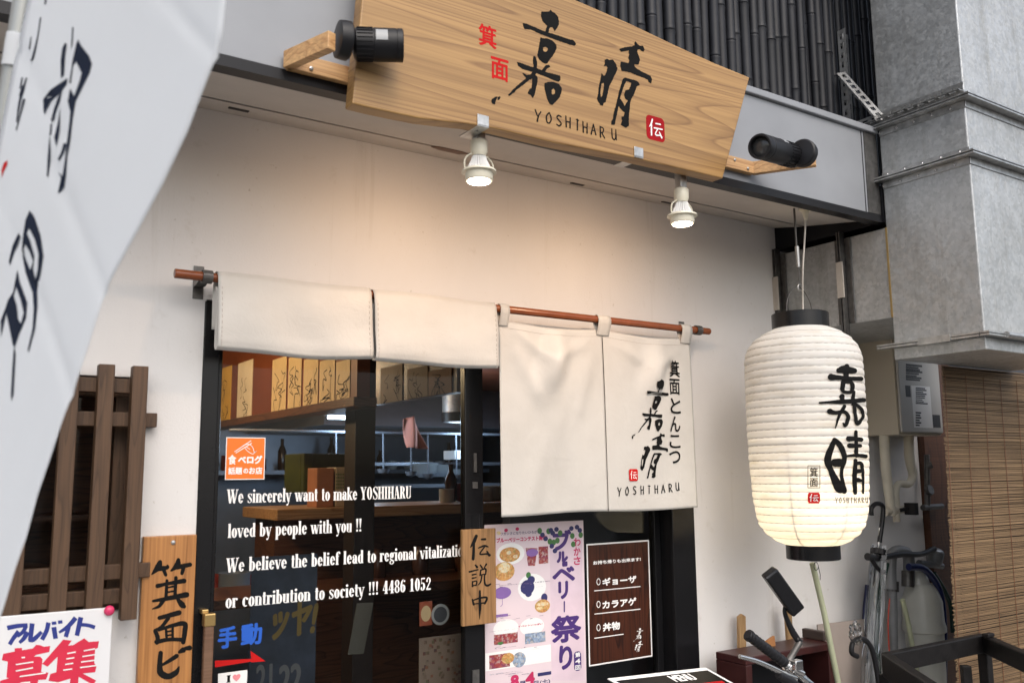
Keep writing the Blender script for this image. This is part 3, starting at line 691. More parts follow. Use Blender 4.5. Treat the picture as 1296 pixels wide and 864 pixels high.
# ------------------------------------------------------------------ black spotlights on wooden arms
def arm_spot(base0, base1, tip, disc_c, head0, head1, label, lens):
    t = thing('spotlight', (base0.x, FY, base0.z), label, 'spotlight', 'spotlights aimed at the signboard')
    h = .042
    obj('mount_board', MB().box(min(base0.x, base1.x), max(base0.x, base1.x), FY-.022, FY-.0005, base0.z, base0.z+h), BRACKETWOOD, t, bevel=.002)
    m = MB(); e = tip-base0; e.z = 0
    a = Vector((base0.x, FY-.012, base0.z+h/2))
    m.bar(a, Vector((tip.x, tip.y, base0.z+h/2)), .022, h)
    obj('arm', m, BRACKETWOOD, t, bevel=.002)
    m = MB()
    for k in (.25, .7): 
        x = base0.x+(base1.x-base0.x)*k
        m.lathe([(.005,0),(.005,.003),(.002,.004)], (x, FY-.022, base0.z+.012+.018*(k > .5)), (0,-1,0), 10)
    obj('screw', m, STEEL, t)
    n = Vector((1,-.12,0)) if head1.x > head0.x else Vector((-1,-.25,0)); n.normalize()
    obj('base_disc', MB().lathe([(.035,-.014),(.042,-.012),(.044,.0),(.044,.012),(.040,.016),(.016,.020)], disc_c, n, 36), BLACKP, t, smooth=35)
    obj('knuckle', MB().tube([disc_c+n*.015, disc_c.lerp(head0,.6), head0+(head1-head0)*.05], [.013,.011,.016], 12, smooth=4), BLACKP, t, smooth=50)
    ax = (head1-head0).normalized(); L = (head1-head0).length
    prof = [(.018,-.002),(.030,.0),(.034,.006),(.034,L*.28)]
    hd = obj('housing', MB().lathe([(.020,-.004),(.033,.0),(.037,.005),(.037,L*.40),(.038,L*.41),(.038,L*.86),(.037,L*.865),(.037,L*.875),(.038,L*.88),(.038,L*.985),(.036,L),(.031,L),(.031,L*.93)], head0, ax, 40), BLACKP, t, smooth=35)
    m = MB(); e1 = ax.orthogonal().normalized(); e2 = ax.cross(e1)
    for k in range(24):
        a = 2*math.pi*k/24; d = e1*math.cos(a)+e2*math.sin(a); s_ = -e1*math.sin(a)+e2*math.cos(a)
        m.obox(head0+ax*L*.22+d*.0375, ax*L*.16, s_*.0012, d*.0016)
    obj('cooling_rib', m, BLACKP, hd)
    obj('lens', MB().lathe([(.0305,0),(.028,.003),(.012,.006)], head0+ax*L*.925, ax, 32), MIRROR if lens else BLACK, t, smooth=40)
    d = (Vector((0,0,1))*.55+(CAM-head0).normalized()*.85); d = (d-ax*d.dot(ax)).normalized(); s_ = ax.cross(d)
    m = MB().grid(lambda u, v: head0+ax*L*(.44+.24*v if lens == 0 else .44+.12*v)+(d*math.cos((u-.5)*.75)+s_*math.sin((u-.5)*.75))*.0388, 8, 1)
    obj('rating_label', m, plain('silver_label', (.30,.31,.32), .4), t)
    return t
b0 = P(358.5,90,FY); b1 = P(470,118,FY); tp_ = PZ(420,63,b0.z)
arm_spot(Vector((b0.x+.004,FY,b0.z)), Vector((b1.x,FY,b0.z)), Vector((tp_.x,tp_.y,0)), P(434,51,tp_.y+.015), P(448,56,-.63), P(510,58,-.675),
         'black cylindrical spotlight on a wooden arm at the left end of the signboard', 0)
b0 = P(950,222.8,FY); b1 = P(925,210,FY); tp_ = PZ(1033,210.5,b0.z)
arm_spot(Vector((b0.x-.004,FY,b0.z)), Vector((b0.x-.14,FY,b0.z)), Vector((tp_.x,tp_.y,0)), P(1017,194.5,tp_.y-.022), P(1006,198,-.66), P(961,185,-.735),
         'black cylindrical spotlight on a wooden arm right of the signboard', 1)

# ------------------------------------------------------------------ black bamboo screen
bs = thing('bamboo_screen', (1.6,-.30,2.63), 'screen of black bamboo canes standing above the grey fascia', 'screen')
x = .6; i = 0
while x < 3.55:
    r = random.uniform(.018,.0225); yy = -.30+random.uniform(-.006,.006); z = 2.632; tilt = random.uniform(-.012,.012)
    pts, rs = [], []; zn = 2.632+random.uniform(.05,.34)
    prof = [(z, r)]
    while zn < 4.3:
        for dz, k in ((-.02,1.0),(-.008,1.07),(-.003,1.11),(.0,.97),(.003,1.09),(.008,1.05),(.02,.99)): prof.append((zn+dz, r*k))
        zn += random.uniform(.24,.36)
    prof.append((4.3, r))
    m = MB().tube([(x+tilt*(q-2.6), yy, q) for q, _ in prof], [k for _, k in prof], 12)
    obj('bamboo_cane', m, BAMBOO, bs, smooth=50)
    x += r*2+random.uniform(.001,.006); i += 1

# ------------------------------------------------------------------ galvanized ducts
XD, YF, YK = 2.98, -.85, -.515
duct = thing('exhaust_duct', (3.3,-.68,1.95), 'large galvanized sheet metal exhaust duct turning from the wall up past the fascia', 'duct')
obj('riser', MB().box(XD, XD+.78, YF, YK, 1.985, 8.0), GALV, duct, bevel=.004)
obj('end_cap', MB().box(XD-.002, XD+.782, YF-.002, YK+.002, 1.94, 1.983), GALV, duct, bevel=.003)
obj('branch', MB().box(XD+.003, XD+.70, YK+.001, -.001, 2.098, 2.438), GALV, duct, bevel=.003)
obj('sealant', MB().box(XD-.0015, XD+.0028, YK-.004, YK+.004, 2.098, 2.438), plain('yellow_sealant', (.25,.17,.06), .6), duct)
def ring_flange(z, over=.045, gap=.0, th=.006, h=.028):
    m = MB(); o = .034
    for dz, k in ((0,1),(h*.35,1)):
        m.box(XD-o, XD+.80, YF-o, YF-.0005, z+dz, z+dz+th); m.box(XD-o, XD-.0005, YF, YK+over, z+dz, z+dz+th)
    m.box(XD-.004, XD-.0005, YF-.003, YK-.002, z+h*.35+th, z+h*1.3); m.box(XD-.004, XD+.79, YF-.004, YF-.0005, z+h*.35+th, z+h*1.3)
    m.box(XD-.004, XD-.0005, YF-.003, YK-.002, z-h*.9, z-.0005); m.box(XD-.004, XD+.79, YF-.004, YF-.0005, z-h*.9, z-.0005)
    f = obj('flange', m, STEEL, duct, bevel=.0008)
    m = MB()
    for k in range(5):
        y = YF+.03+k*.07
        m.lathe([(.0045,0),(.0045,.003),(.002,.005)], (XD-.004, y, z+h*.9), (-1,0,0), 8)
        m.lathe([(.0045,0),(.0045,.003),(.002,.005)], (XD-.004, y+.02, z-h*.5), (-1,0,0), 8)
    for k in range(6): m.lathe([(.004,0),(.004,.008)], (XD+.06+k*.13, YF-.022, z+h*.35+th), (0,0,1), 8)
    obj('bolt', m, CHROME, f)
ring_flange(2.815); ring_flange(2.610)
m = MB(); o = .034
m.box(XD-o, XD+.80, YF-o, YF-.0025, 1.983, 1.989).box(XD-o, XD-.0025, YF, YK+.05, 1.983, 1.989).box(XD-o, XD+.80, YF-o, YF-.0025, 1.992, 1.998).box(XD-o, XD-.0025, YF, YK+.05, 1.992, 1.998)
m.box(XD-o-.004, XD-o, YF+.10, YF+.22, 1.978, 2.002)
m.tube([(XD+.07, YF-.036, 1.991), (XD+.80, YF-.036, 1.991)], .011, 10)
obj('flange', m, STEEL, duct)
def vert_flange(y):
    m = MB(); o = .03
    m.box(XD-o, XD+.002, y-.008, y-.003, 2.06, 2.46).box(XD-o, XD+.002, y+.003, y+.008, 2.06, 2.46)
    m.box(XD-.004, XD+.0005, y+.010, y+.035, 2.10, 2.436).box(XD-.004, XD+.0005, y-.035, y-.010, 2.10, 2.436)
    f = obj('flange', m, STEELD, duct, bevel=.0008)
    obj('joint_clip', MB().box(XD-o-.003, XD-o+.004, y-.014, y+.014, 2.20, 2.34), plain('pale_clip', (.55,.5,.44), .5, .3), f)
vert_flange(-.325); vert_flange(-.012)

def slotted(m, a, b, wd, up, th=.002, pitch=.04):
    a, b, up = Vector(a), Vector(b), Vector(up); d = (b-a); L = d.length; t = d/L; side = t.cross(up).normalized()
    for s in (-1, 1): m.obox((a+b)/2+side*s*wd*.36, d/2, side*wd*.14, up*th/2)
    n = int(L/pitch)
    for k in range(n+1): m.obox(a+t*(pitch*.25+min(k*pitch, L-pitch*.5)), t*pitch*.2, side*wd*.22, up*th/2)
rk = thing('slotted_angle_brace', (2.9,-.33,2.83), 'perforated grey steel angle brace between the bamboo screen and the duct', 'bracket')
va, vb = P(1062,42,-.33), P(1062,150,-.33)
m = MB(); slotted(m, (va.x,-.335,va.z), (va.x,-.335,2.80), .036, (0,-1,0)); slotted(m, (va.x-.018,-.353,va.z), (va.x-.018,-.353,2.80), .036, (1,0,0)); slotted(m, (va.x+.03,-.337,va.z), (va.x+.03,-.337,2.80), .03, (0,-1,0))
obj('upright', m, STEEL, rk)
e0 = P(1064,92,-.355); e1 = PX(1112,146,XD-.03)
m = MB(); slotted(m, e0, e1, .036, (-.5,-.8,.2)); slotted(m, e0+Vector((.0,-.004,-.022)), e1+Vector((0,-.004,-.022)), .03, (-.3,-.3,.9))
obj('diagonal', m, STEEL, rk)
m = MB(); slotted(m, (XD-.008, YK+.12, 2.862), (XD-.008, YF-.004, 2.862), .036, (-1,0,0)); slotted(m, (XD-.026, YK+.12, 2.847), (XD-.026, YF-.004, 2.847), .03, (0,0,1))
obj('cross_rail', m, STEEL, rk)

# ------------------------------------------------------------------ noren rod, brackets, curtains
RY, RZ, RR = -.085, 2.064, .0125
tag(obj('curtain_rod', MB().tube([(.54,RY,RZ),(2.475,RY,RZ)], RR, 20), RODWOOD, bevel=.002, smooth=40, loc=(1.5,RY,RZ)), 'reddish brown wooden rod carrying the white shop curtains', 'rod')
for x, lb in ((.622,'grey metal rod bracket at the left end of the curtain rod'),(2.415,'grey metal rod bracket at the right end of the curtain rod')):
    t = thing('rod_bracket', (x,0,RZ), lb, 'bracket', 'brackets holding the curtain rod')
    m = MB().tube([(x,RY+.019*math.cos(a),RZ+.019*math.sin(a)) for a in [R(40+k*20) for k in range(15)]], .003, 6)
    m = MB()
    prof = [(RY+.0165*math.cos(R(a)), RZ+.0165*math.sin(R(a))) for a in range(60, 361, 20)]+[(-.03, RZ-.012), (-.003,RZ-.012)]
    for k in range(len(prof)-1):
        a, b = prof[k], prof[k+1]; m.bar((x,a[0],a[1]),(x,b[0],b[1]), .026, .003, up=(0,(b[1]-a[1]),-(b[0]-a[0])))
    obj('hook', m, STEELD, t, bevel=.0006)
    obj('wall_plate', MB().box(x-.014,x+.014,-.003,-.0005,RZ-.045,RZ+.045), STEELD, t, bevel=.001)

# folded curtains thrown over the rod
fc = thing('folded_curtain', (1.08,RY,1.87), 'pair of stained white canvas curtain panels folded up over the left half of the rod', 'curtain')
def folded(x0, x1, seed):
    rnd = random.Random(seed); ph = [rnd.uniform(0,6) for _ in range(6)]
    sec = [(-.060,1.93),(-.058,1.99),(-.060,2.045),(-.066,2.072),(-.078,2.082),(-.094,2.079),(-.104,2.066),(-.110,2.03),(-.116,1.98),(-.121,1.93),(-.123,1.895),(-.120,1.879),(-.110,1.871),(-.098,1.873),(-.092,1.885),(-.090,1.93),(-.088,2.00),(-.0865,2.04)]
    def fn(u, v):
        k = v*(len(sec)-1); i = min(int(k), len(sec)-2); t = k-i
        y = sec[i][0]+(sec[i+1][0]-sec[i][0])*t; z = sec[i][1]+(sec[i+1][1]-sec[i][1])*t
        xx = x0+(x1-x0)*u; front = max(0, min(1, (2.06-z)/.15))
        y += front*(.004*math.sin(xx*14+ph[0])+.003*math.sin(xx*31+z*20+ph[1]) + .003*math.sin(xx*9-z*35+ph[2]))
        z += (.002*math.sin(xx*17+ph[3]) - (.007*math.sin(math.pi*u) if z < 1.9 else 0))
        return (xx, y, z)
    p = obj('canvas_panel', MB().grid(fn, 40, 68), CANVAS, fc, smooth=80, solid=.0022)
    m = MB()
    for uu in (.022, .978):
        for a in range(14):
            v0 = .40+a*.0185; q0 = Vector(fn(uu, v0)); q1 = Vector(fn(uu, v0+.010)); m.bar(q0+Vector((0,-.0018,0)), q1+Vector((0,-.0018,0)), .0012, .0008, up=(0,-1,0))
    obj('stitching', m, CARD, p)
folded(.646, 1.083, 1); folded(1.092, 1.512, 5)

# hanging curtain with lettering
nc = thing('noren_curtain', (1.95,RY,1.415), 'white canvas shop curtain with brush lettering hanging from the right half of the rod', 'curtain')
NX0, NXM, NX1, NZ0, NZ1 = 1.534, 1.957, 2.372, 1.416, 2.030
def nd(x, z):        # drape
    t = (NZ1-z)/(NZ1-NZ0); 
    d = .006*math.sin((x-1.5)*17)*t
    for cx, amp in ((1.74,.034),(2.19,.024)):     # sagging folds below each span between tabs
        e = math.exp(-((x-cx)/.10)**2); d += amp*e*math.exp(-((t-.22)/.16)**2)*(.7+.5*math.sin((x-cx)*40+t*9)) 
        d += amp*.5*math.exp(-((x-cx-.02*math.sin(t*4))/.05)**2)*math.sin(math.pi*min(1, t*1.15))**2*.8
    for xa, za, xb, zb, k, wd in ((1.59,2.0,1.70,1.925,0.0099,.020),(1.90,1.985,1.77,1.93,0.0087,.022),(1.57,1.97,1.67,1.80,0.0074,.024),(1.91,1.95,1.84,1.75,0.0062,.026),(2.0,1.985,2.12,1.935,0.0081,.02),(2.31,1.985,2.22,1.93,0.0074,.02),(1.70,1.66,1.64,1.46,0.0062,.035),(1.83,1.70,1.86,1.44,0.0062,.035)):
        L = math.hypot(xb-xa, zb-za); nx, nz = -(zb-za)/L, (xb-xa)/L; q = (x-xa)*nx+(z-za)*nz; al = ((x-xa)*(xb-xa)+(z-za)*(zb-za))/L/L
        d += k*math.exp(-(q/wd)**2)*math.exp(-max(0,-al,al-1)*5)*max(.15,min(1,al+.3))
    for tx in (1.545, 1.957, 2.36): d += -.006*math.exp(-((x-tx)/.05)**2)*math.exp(-t/.25)
    return RY-.002-d
def npanel(x0, x1, s):
    def fn(u, v):
        xx = x0+(x1-x0)*u; sag = .013*math.sin(math.pi*u)
        z = NZ0+(NZ1-sag-NZ0)*v + .003*math.sin(xx*11)*(1-v)
        return (xx+s*.004*(1-v)*math.sin(u*3), nd(xx, z), z)
    p = obj('canvas_panel', MB().grid(fn, 48, 64), CANVAS, nc, smooth=80, solid=.002)
    m = MB()
    for k in range(60):
        a, b = fn(.01+k/61, .962), fn(.01+(k+.6)/61, .962); m.bar(Vector(a)+Vector((0,-.0016,0)), Vector(b)+Vector((0,-.0016,0)), .0010, .0007, up=(0,-1,0))
    obj('stitching', m, CARD, p)
npanel(NX0, NXM-.002, 1); npanel(NXM+.002, NX1, -1)
for tx, tw in ((1.549,.034),(1.957,.055),(2.347,.05)):
    sec = [(RY+.006,NZ1-.006),(RY+.0145,RZ-.01),(RY+.0155,RZ),(RY+.010,RZ+.012),(RY,RZ+.0158),(RY-.010,RZ+.012),(RY-.0155,RZ),(RY-.0150,RZ-.012),(RY-.009,NZ1+.002),(nd(tx,NZ1-.02)-.0025,NZ1-.022)]
    m = MB().grid(lambda u, v: (tx-tw/2+tw*u, *[sec[min(int(v*9),8)][k]+(sec[min(int(v*9),8)+1][k]-sec[min(int(v*9),8)][k])*(v*9-min(int(v*9),8)) for k in (0,1)]), 3, 36)
    obj('tab', m, CANVAS, nc, smooth=80, solid=.002)
def on_noren(px, py):
    q = P(px, py, RY-.006); return Vector((q.x, nd(q.x, q.z)-.0014, q.z)), NY
def xzn(px, py): q = P(px, py, RY-.006); return q.x, q.z
ns = lambda x, y: (760+x/4.114, 440+y/4.114)
ik = Ink()
def nbox(x0, y0, x1, y1): a, b = xzn(*ns(x0, y1)), xzn(*ns(x1, y0)); return a[0], a[1], b[0], b[1]
put_char(ik, KA_XZ, nbox(166,170,346,472)); put_char(ik, HARE_XZ, nbox(214,444,348,680))
for ch, (x, y) in zip('YOSHIHARU', [(97,748),(139,744),(182,741),(224,739),(261,737),(297,735),(330,733),(365,728),(399,722)]):
    q = xzn(*ns(x, y)); hand(ik, ch, q[0], q[1], .017, .027, .9)
for ch, y0, y1 in (('箕',70,150),('面',165,242),('と',265,340),('ん',358,435),('こ',455,520),('つ',538,600)):
    x0, x1 = (355,405) if ch in '箕面' else (360,412)
    ik.font(ch, nbox(x0, y0, x1, y1), .0010)
def noren_xz(u, v): return Vector((u, min(nd(u+a_, v+b_) for a_ in (-.012,0,.012) for b_ in (-.012,0,.012))-.0014, v)), NY
ik.build('lettering', INK, nc, noren_xz, .0004)
b = nbox(151,630,198,693)
seal = Ink().rrect(b[0], b[1], b[2], b[3], .007).build('seal', RED, nc, noren_xz, .0008)
Ink().strokes(DEN, lambda x, y: (b[0]+.004+(b[2]-b[0]-.008)*x, b[1]+.006+(b[3]-b[1]-.012)*y), .03, n=3).build('seal_lettering', WHITE, seal, noren_xz, .0014)

# ------------------------------------------------------------------ paper lantern
LYc = -.38
lc = P(1021,555,LYc); LX, LY = lc.x, LYc
SC = (lc-CAM).dot(FW)/FPX          # metres per pixel at the lantern
lz = lambda y: P(1021, y, LYc).z
ln = thing('paper_lantern', (LX,LY,lz(707)), 'glowing white paper lantern with black brush characters hanging from the eave', 'lantern')
ZT, ZB = lz(417), lz(689)
ctrl = [(0,.49),(.03,.70),(.06,.84),(.10,.945),(.14,.985),(.2,1.0),(.5,1.0),(.65,.985),(.78,.955),(.86,.92),(.91,.87),(.95,.77),(.98,.63),(1,.47)]
RMAX = 73*SC
def lprof(z):
    s = (ZT-z)/(ZT-ZB)
    for (a, ra), (b, rb) in zip(ctrl, ctrl[1:]):
        if s <= b:
            t = max(0, (s-a)/(b-a)); t = t*t*(3-2*t)*.3+t*.7
            return (ra+(rb-ra)*t)*RMAX
    return ctrl[-1][1]*RMAX
NH = 29
def lrad(z):
    s = (ZT-z)/(ZT-ZB)*NH
    return lprof(z)-.0036*abs(math.cos(math.pi*s))**3*0 - .0027*(1-abs(math.sin(math.pi*s)))**2.2
na, nz_ = 72, NH*8
rr_ = random.Random(3); wob = [rr_.uniform(-.0016,.0016) for _ in range((NH+2)*12)]
def lfn(u, v):
    z = ZT+(ZB-ZT)*v; a = 2*math.pi*u; r = lrad(z)
    k = int(v*NH)*12+int((u % 1)*12) % 12; k2 = int(v*NH)*12+(int((u % 1)*12)+1) % 12
    f = (u*12) % 1; r += (wob[k]*(1-f)+wob[k2]*f)*math.sin(math.pi*((v*NH) % 1))
    return (LX+r*math.cos(a), LY+r*math.sin(a), z)
body = obj('shade', MB().grid(lfn, na, nz_), PAPER, ln, smooth=70)
m = MB()
for k in range(1, NH):
    z = ZT+(ZB-ZT)*k/NH; r = lprof(z)-.0030
    m.tube([(LX+r*math.cos(a), LY+r*math.sin(a), z) for a in [2*math.pi*j/40 for j in range(41)]], .0010, 5, cap=False)
obj('hoop', m, CARD, body, smooth=60)
m = MB()
for a in (R(200), R(255), R(300), R(20), R(80), R(140)):
    m.tube([(LX+(lprof(ZT+(ZB-ZT)*v)-.006)*math.cos(a), LY+(lprof(ZT+(ZB-ZT)*v)-.006)*math.sin(a), ZT+(ZB-ZT)*v) for v in [j/24 for j in range(25)]], .0022, 5)
obj('spacer_cord', m, CARD, body)
rt = 35.5*SC; rb_ = 32.5*SC
obj('top_cap', MB().lathe([(rt-.006,lz(417)-.004),(rt,lz(417)-.004),(rt,lz(399)),(rt-.003,lz(399)+.002),(rt-.006,lz(399))], (LX,LY,0), n=48, cap=False), BLACKG, ln, smooth=40)
obj('bottom_cap', MB().lathe([(rb_-.006,lz(689)+.004),(rb_,lz(689)+.004),(rb_,lz(707)),(rb_-.003,lz(707)-.002),(rb_-.006,lz(707))], (LX,LY,0), n=48, cap=False), BLACKG, ln, smooth=40)
obj('bottom_plate', MB().lathe([(.001,lz(689)+.002),(rb_-.006,lz(689)+.002),(rb_-.006,lz(689)+.006),(.001,lz(689)+.006)], (LX,LY,0), n=32), BLACK, ln)
zt = lz(399)
obj('bail_wire', MB().tube([(LX+s*(rt-.003)*.72, LY+.0, zt+.0+h) for s, h in ((-1,-.01),(-1,.02),(-.9,.05),(-.6,.08),(-.2,.098),(.1,.1),(.5,.085),(.85,.055),(1,.02),(1,-.01))], .0016, 6, smooth=4), STEELD, ln, smooth=60)
bl = obj('bulb', MB().lathe([(.012,.06),(.014,.05),(.03,.02),(.034,0),(.03,-.02),(.015,-.034),(.002,-.037)], (LX,LY,ZB+.17), n=20), emit('lantern_bulb', (1,.85,.62), 6), ln, smooth=60)
ld = bpy.data.lights.new('lantern_light', 'POINT'); ld.energy = 1.5; ld.color = (1,.80,.50); ld.shadow_soft_size = .05
lo = bpy.data.objects.new('lantern_light', ld); COL.objects.link(lo); lo.parent = ln; lo.location = Vector((LX,LY,ZB+.10))-wloc(ln)
def on_lantern(px, py):
    d = ray(px, py); o = CAM.copy(); r = .2
    for it in range(4):
        ox, oy = o.x-LX, o.y-LY; a = d.x*d.x+d.y*d.y; b = 2*(ox*d.x+oy*d.y); c = ox*ox+oy*oy-r*r; D_ = b*b-4*a*c
        if D_ <= 0: t = -b/(2*a)
        else: t = (-b-math.sqrt(D_))/(2*a)
        p = o+d*t; r = lprof(min(ZT, max(ZB, p.z)))
    return math.atan2(p.y-LY, p.x-LX), p.z
def lan_map(u, v):
    a, z = on_lantern(u, v); r = lrad(min(ZT, max(ZB, z))); n = Vector((math.cos(a), math.sin(a), 0)); return Vector((LX,LY,z))+n*(max(r, lprof(min(ZT, max(ZB, z)))-.0012)+.0022), n
zl = lambda x, y: (1035+x/4.55, 455+y/4.55)
LK = [[(118,62,22),(150,56,34),(206,64,26)],[(165,40,24),(160,104,24)],[(75,100,30),(112,103,22),(180,108,18),(246,110,20)],[(145,130,20),(140,165,20),(150,185,16),(190,185,16),(197,152,20),(185,128,18),(145,128,18)],
 [(138,212,24),(140,244,16)],[(205,185,14),(198,240,18)],[(10,248,9),(62,245,11),(132,242,20),(202,238,20),(262,232,20)],[(68,298,26),(100,306,18),(150,300,16),(173,330,18),(157,378,16),(144,366,8)],[(152,268,16),(122,320,14),(100,394,5)],
 [(207,268,16),(215,330,16),(226,368,18),(256,330,14),(250,290,16),(222,262,16),(200,258,14)],
 [(95,462,20),(56,570,32),(76,640,26),(120,735,42),(150,747,22)],[(95,462,22),(130,500,26),(152,570,22),(134,650,16),(150,756,24)],[(98,592,36),(126,592,38)],[(216,415,16),(220,552,18)],[(176,456,26),(210,455,20),(246,460,20)],[(180,495,22),(242,495,16)],[(160,555,10),(220,550,16),(272,556,18)],
 [(215,580,18),(209,680,22),(213,765,18)],[(215,600,16),(245,598,18),(256,650,14),(258,766,10)],[(215,642,22),(242,640,18)],[(228,692,22),(247,696,14)]]
ik = Ink().strokes(LK, zl, 1.3/4.55, n=7, cross=4, rough=.05)
for k, ch in enumerate('YOSHIHARU'):
    hand(ik, ch, 1058.5+k*4.7, 632.5, 3.0, -6.8, .7)
ik.column('箕面', 1024.5, 1035.5, 591, 12.5, .15)
for a, b in (((1022.5,589),(1022.5,617)),((1037.5,589),(1037.5,617)),((1022.5,589),(1037.5,589)),((1022.5,617),(1037.5,617))): ik.stroke([(*a,.7),(*b,.7)], n=8)
ik.build('lettering', INK, body, lan_map, .0003)
seal = Ink(); 
for j in range(8): seal.quad(*[(1022.3+15.4*x, 623+13.6*y) for x, y in ((.06 if j in (0,7) else 0, j/8),(.94 if j in (0,7) else 1, j/8),(.94 if j in (0,7) else 1,(j+1)/8),(.06 if j in (0,7) else 0,(j+1)/8))])
sb = seal.build('seal', RED, body, lan_map, .0004)
Ink().strokes(DEN, lambda x, y: (1024+12*x, 634.5-9.6*y), 11, n=4).build('seal_lettering', WHITE, sb, lan_map, .0009)

hk = thing('lantern_hanger', (LX,LY,zt+.1), 'steel turnbuckle and ring hook hanging from the eave above the lantern', 'hook')
rc = P(1012.5,364,LY)
obj('ring', MB().tube([(rc.x+.012*math.cos(a), LY, rc.z+.012*math.sin(a)) for a in [2*math.pi*k/20 for k in range(21)]], .0025, 8, cap=False), STEEL, hk, smooth=60)
tp = P(1005,262,LY)
obj('rod', MB().tube([(tp.x,LY,2.505),(P(1008,312,LY).x,LY,P(1008,312,LY).z)], .004, 8).tube([P(1010.5,338,LY),P(1012,357,LY)], .0022, 8), STEELD, hk, smooth=60)
obj('turnbuckle', MB().tube([P(1008.5,312,LY),P(1010.5,338,LY)], [.008,.007], 12), STEEL, hk, smooth=50)
cp = P(1019,262,LY-.03)
cb = thing('lantern_plug', (cp.x,LY-.03,cp.z), 'ivory plug and thin cable running from the eave down into the lantern', 'cable')
obj('plug', MB().box(cp.x-.017,cp.x+.017,LY-.045,LY-.015,cp.z-.016,cp.z+.012).tube([(cp.x,LY-.03,cp.z-.016),(cp.x,LY-.03,cp.z-.05)], [.013,.006], 10), IVORY, cb, bevel=.002)
obj('cable', MB().tube([(cp.x,LY-.03,cp.z-.04), P(1018.5,300,LY-.03), P(1016,345,LY-.02), P(1016,380,LY), (P(1016,400,LY).x,LY,zt-.02)], .003, 8, smooth=6), plain('pale_cable', (.5,.47,.42), .5), cb, smooth=60)

# ------------------------------------------------------------------ lattice window
lw = thing('lattice_window', (0,-.03,1.2), 'weathered brown wooden lattice over a dark shop window, left of the doors', 'window')
obj('window_frame', MB().box(LX0,LX1,.03,.10,LZ0,LZ0+.05).box(LX0,LX1,.03,.10,LZ1-.05,LZ1).box(LX0,LX0+.05,.031,.10,LZ0+.05,LZ1-.05).box(LX1-.05,LX1,.031,.10,LZ0+.05,LZ1-.05).box(.2,.24,.035,.09,LZ0+.05,LZ1-.05), LATTICE, lw, bevel=.002)
obj('pane', MB().box(LX0+.05,LX1-.05,.062,.068,LZ0+.05,LZ1-.05), GLASS, lw)
for a in ((176,480),(133.5,480),(89,480)):
    q = P(*a, -.045); x = q.x
    obj('bar', MB().box(x-.0185,x+.0185,-.062,-.030,1.205,1.823), LATTICE, lw, bevel=.002)
for k in range(1, 4):
    x = q.x-k*.094; obj('bar', MB().box(x-.0185,x+.0185,-.062,-.030,1.205,1.823), LATTICE, lw, bevel=.002)
for y0 in (1.776, 1.692, 1.320, 1.262):
    e = .02 if y0 in (1.692, 1.320) else -.04
    obj('rail', MB().box(-.3, P(188,522,-.02).x+e, -.0295, -.003, y0-.02, y0+.016), LATTICE, lw, bevel=.002)

# ------------------------------------------------------------------ signs, plaques, posters
# amber name plank
a, b = P(182,679,-.02), P(249,676,-.02)
ws = thing('wooden_plank_sign', ((a.x+b.x)/2,-.02,.55), 'tall amber wooden plank sign with black brush characters, left of the black door frame', 'sign')
obj('plank', MB().box(a.x,b.x,-.022,-.0015,.55,a.z), PLAQUE, ws, bevel=.002)
obj('screw', MB().lathe([(.006,0),(.005,.003),(.001,.004)], (P(219,686,-.022).x,-.022,P(219,686,-.022).z), (0,-1,0), 12), STEEL, ws)
zw = lambda x, y: (190+x/5.267, 700+y/5.267)
MINOBI = [[(66,58,24),(52,92,34),(12,138,8)],[(52,100,30),(112,94,20),(116,80,12)],[(88,104,20),(104,142,18)],[(188,42,20),(180,78,32),(140,114,10)],[(182,90,26),(266,74,22)],[(222,92,22),(212,132,18)],
 [(50,216,24),(110,202,18),(226,182,26)],[(112,180,16),(106,292,18)],[(172,160,18),(165,292,18)],[(112,228,9),(158,218,11)],[(112,258,9),(158,250,11)],[(20,316,14),(100,302,22),(242,274,30)],[(88,310,22),(60,350,18),(15,369,6)],[(180,300,16),(212,340,32),(226,352,22)],
 [(62,428,22),(110,416,24),(192,394,28)],[(122,430,20),(75,488,18),(30,508,10)],[(34,516,22),(50,560,24),(45,596,18)],[(58,510,14),(140,482,20),(228,466,26),(231,520,26),(220,590,24)],[(42,588,24),(130,572,20),(222,574,22)],[(105,500,14),(110,570,14)],[(150,490,14),(150,570,14)],[(108,522,9),(152,512,10)],[(108,546,9),(152,540,10)],
 [(70,662,24),(64,740,28),(72,795,36),(120,818,32),(172,792,28),(192,754,8)],[(80,742,14),(130,712,20),(176,682,24)],[(195,656,16),(220,642,30)],[(236,632,20),(262,628,28)]]
Ink().strokes(MINOBI, zw, 1.28/5.267, n=6, rough=.04).build('lettering', INK, ws, wall_px(-.022), .0004)
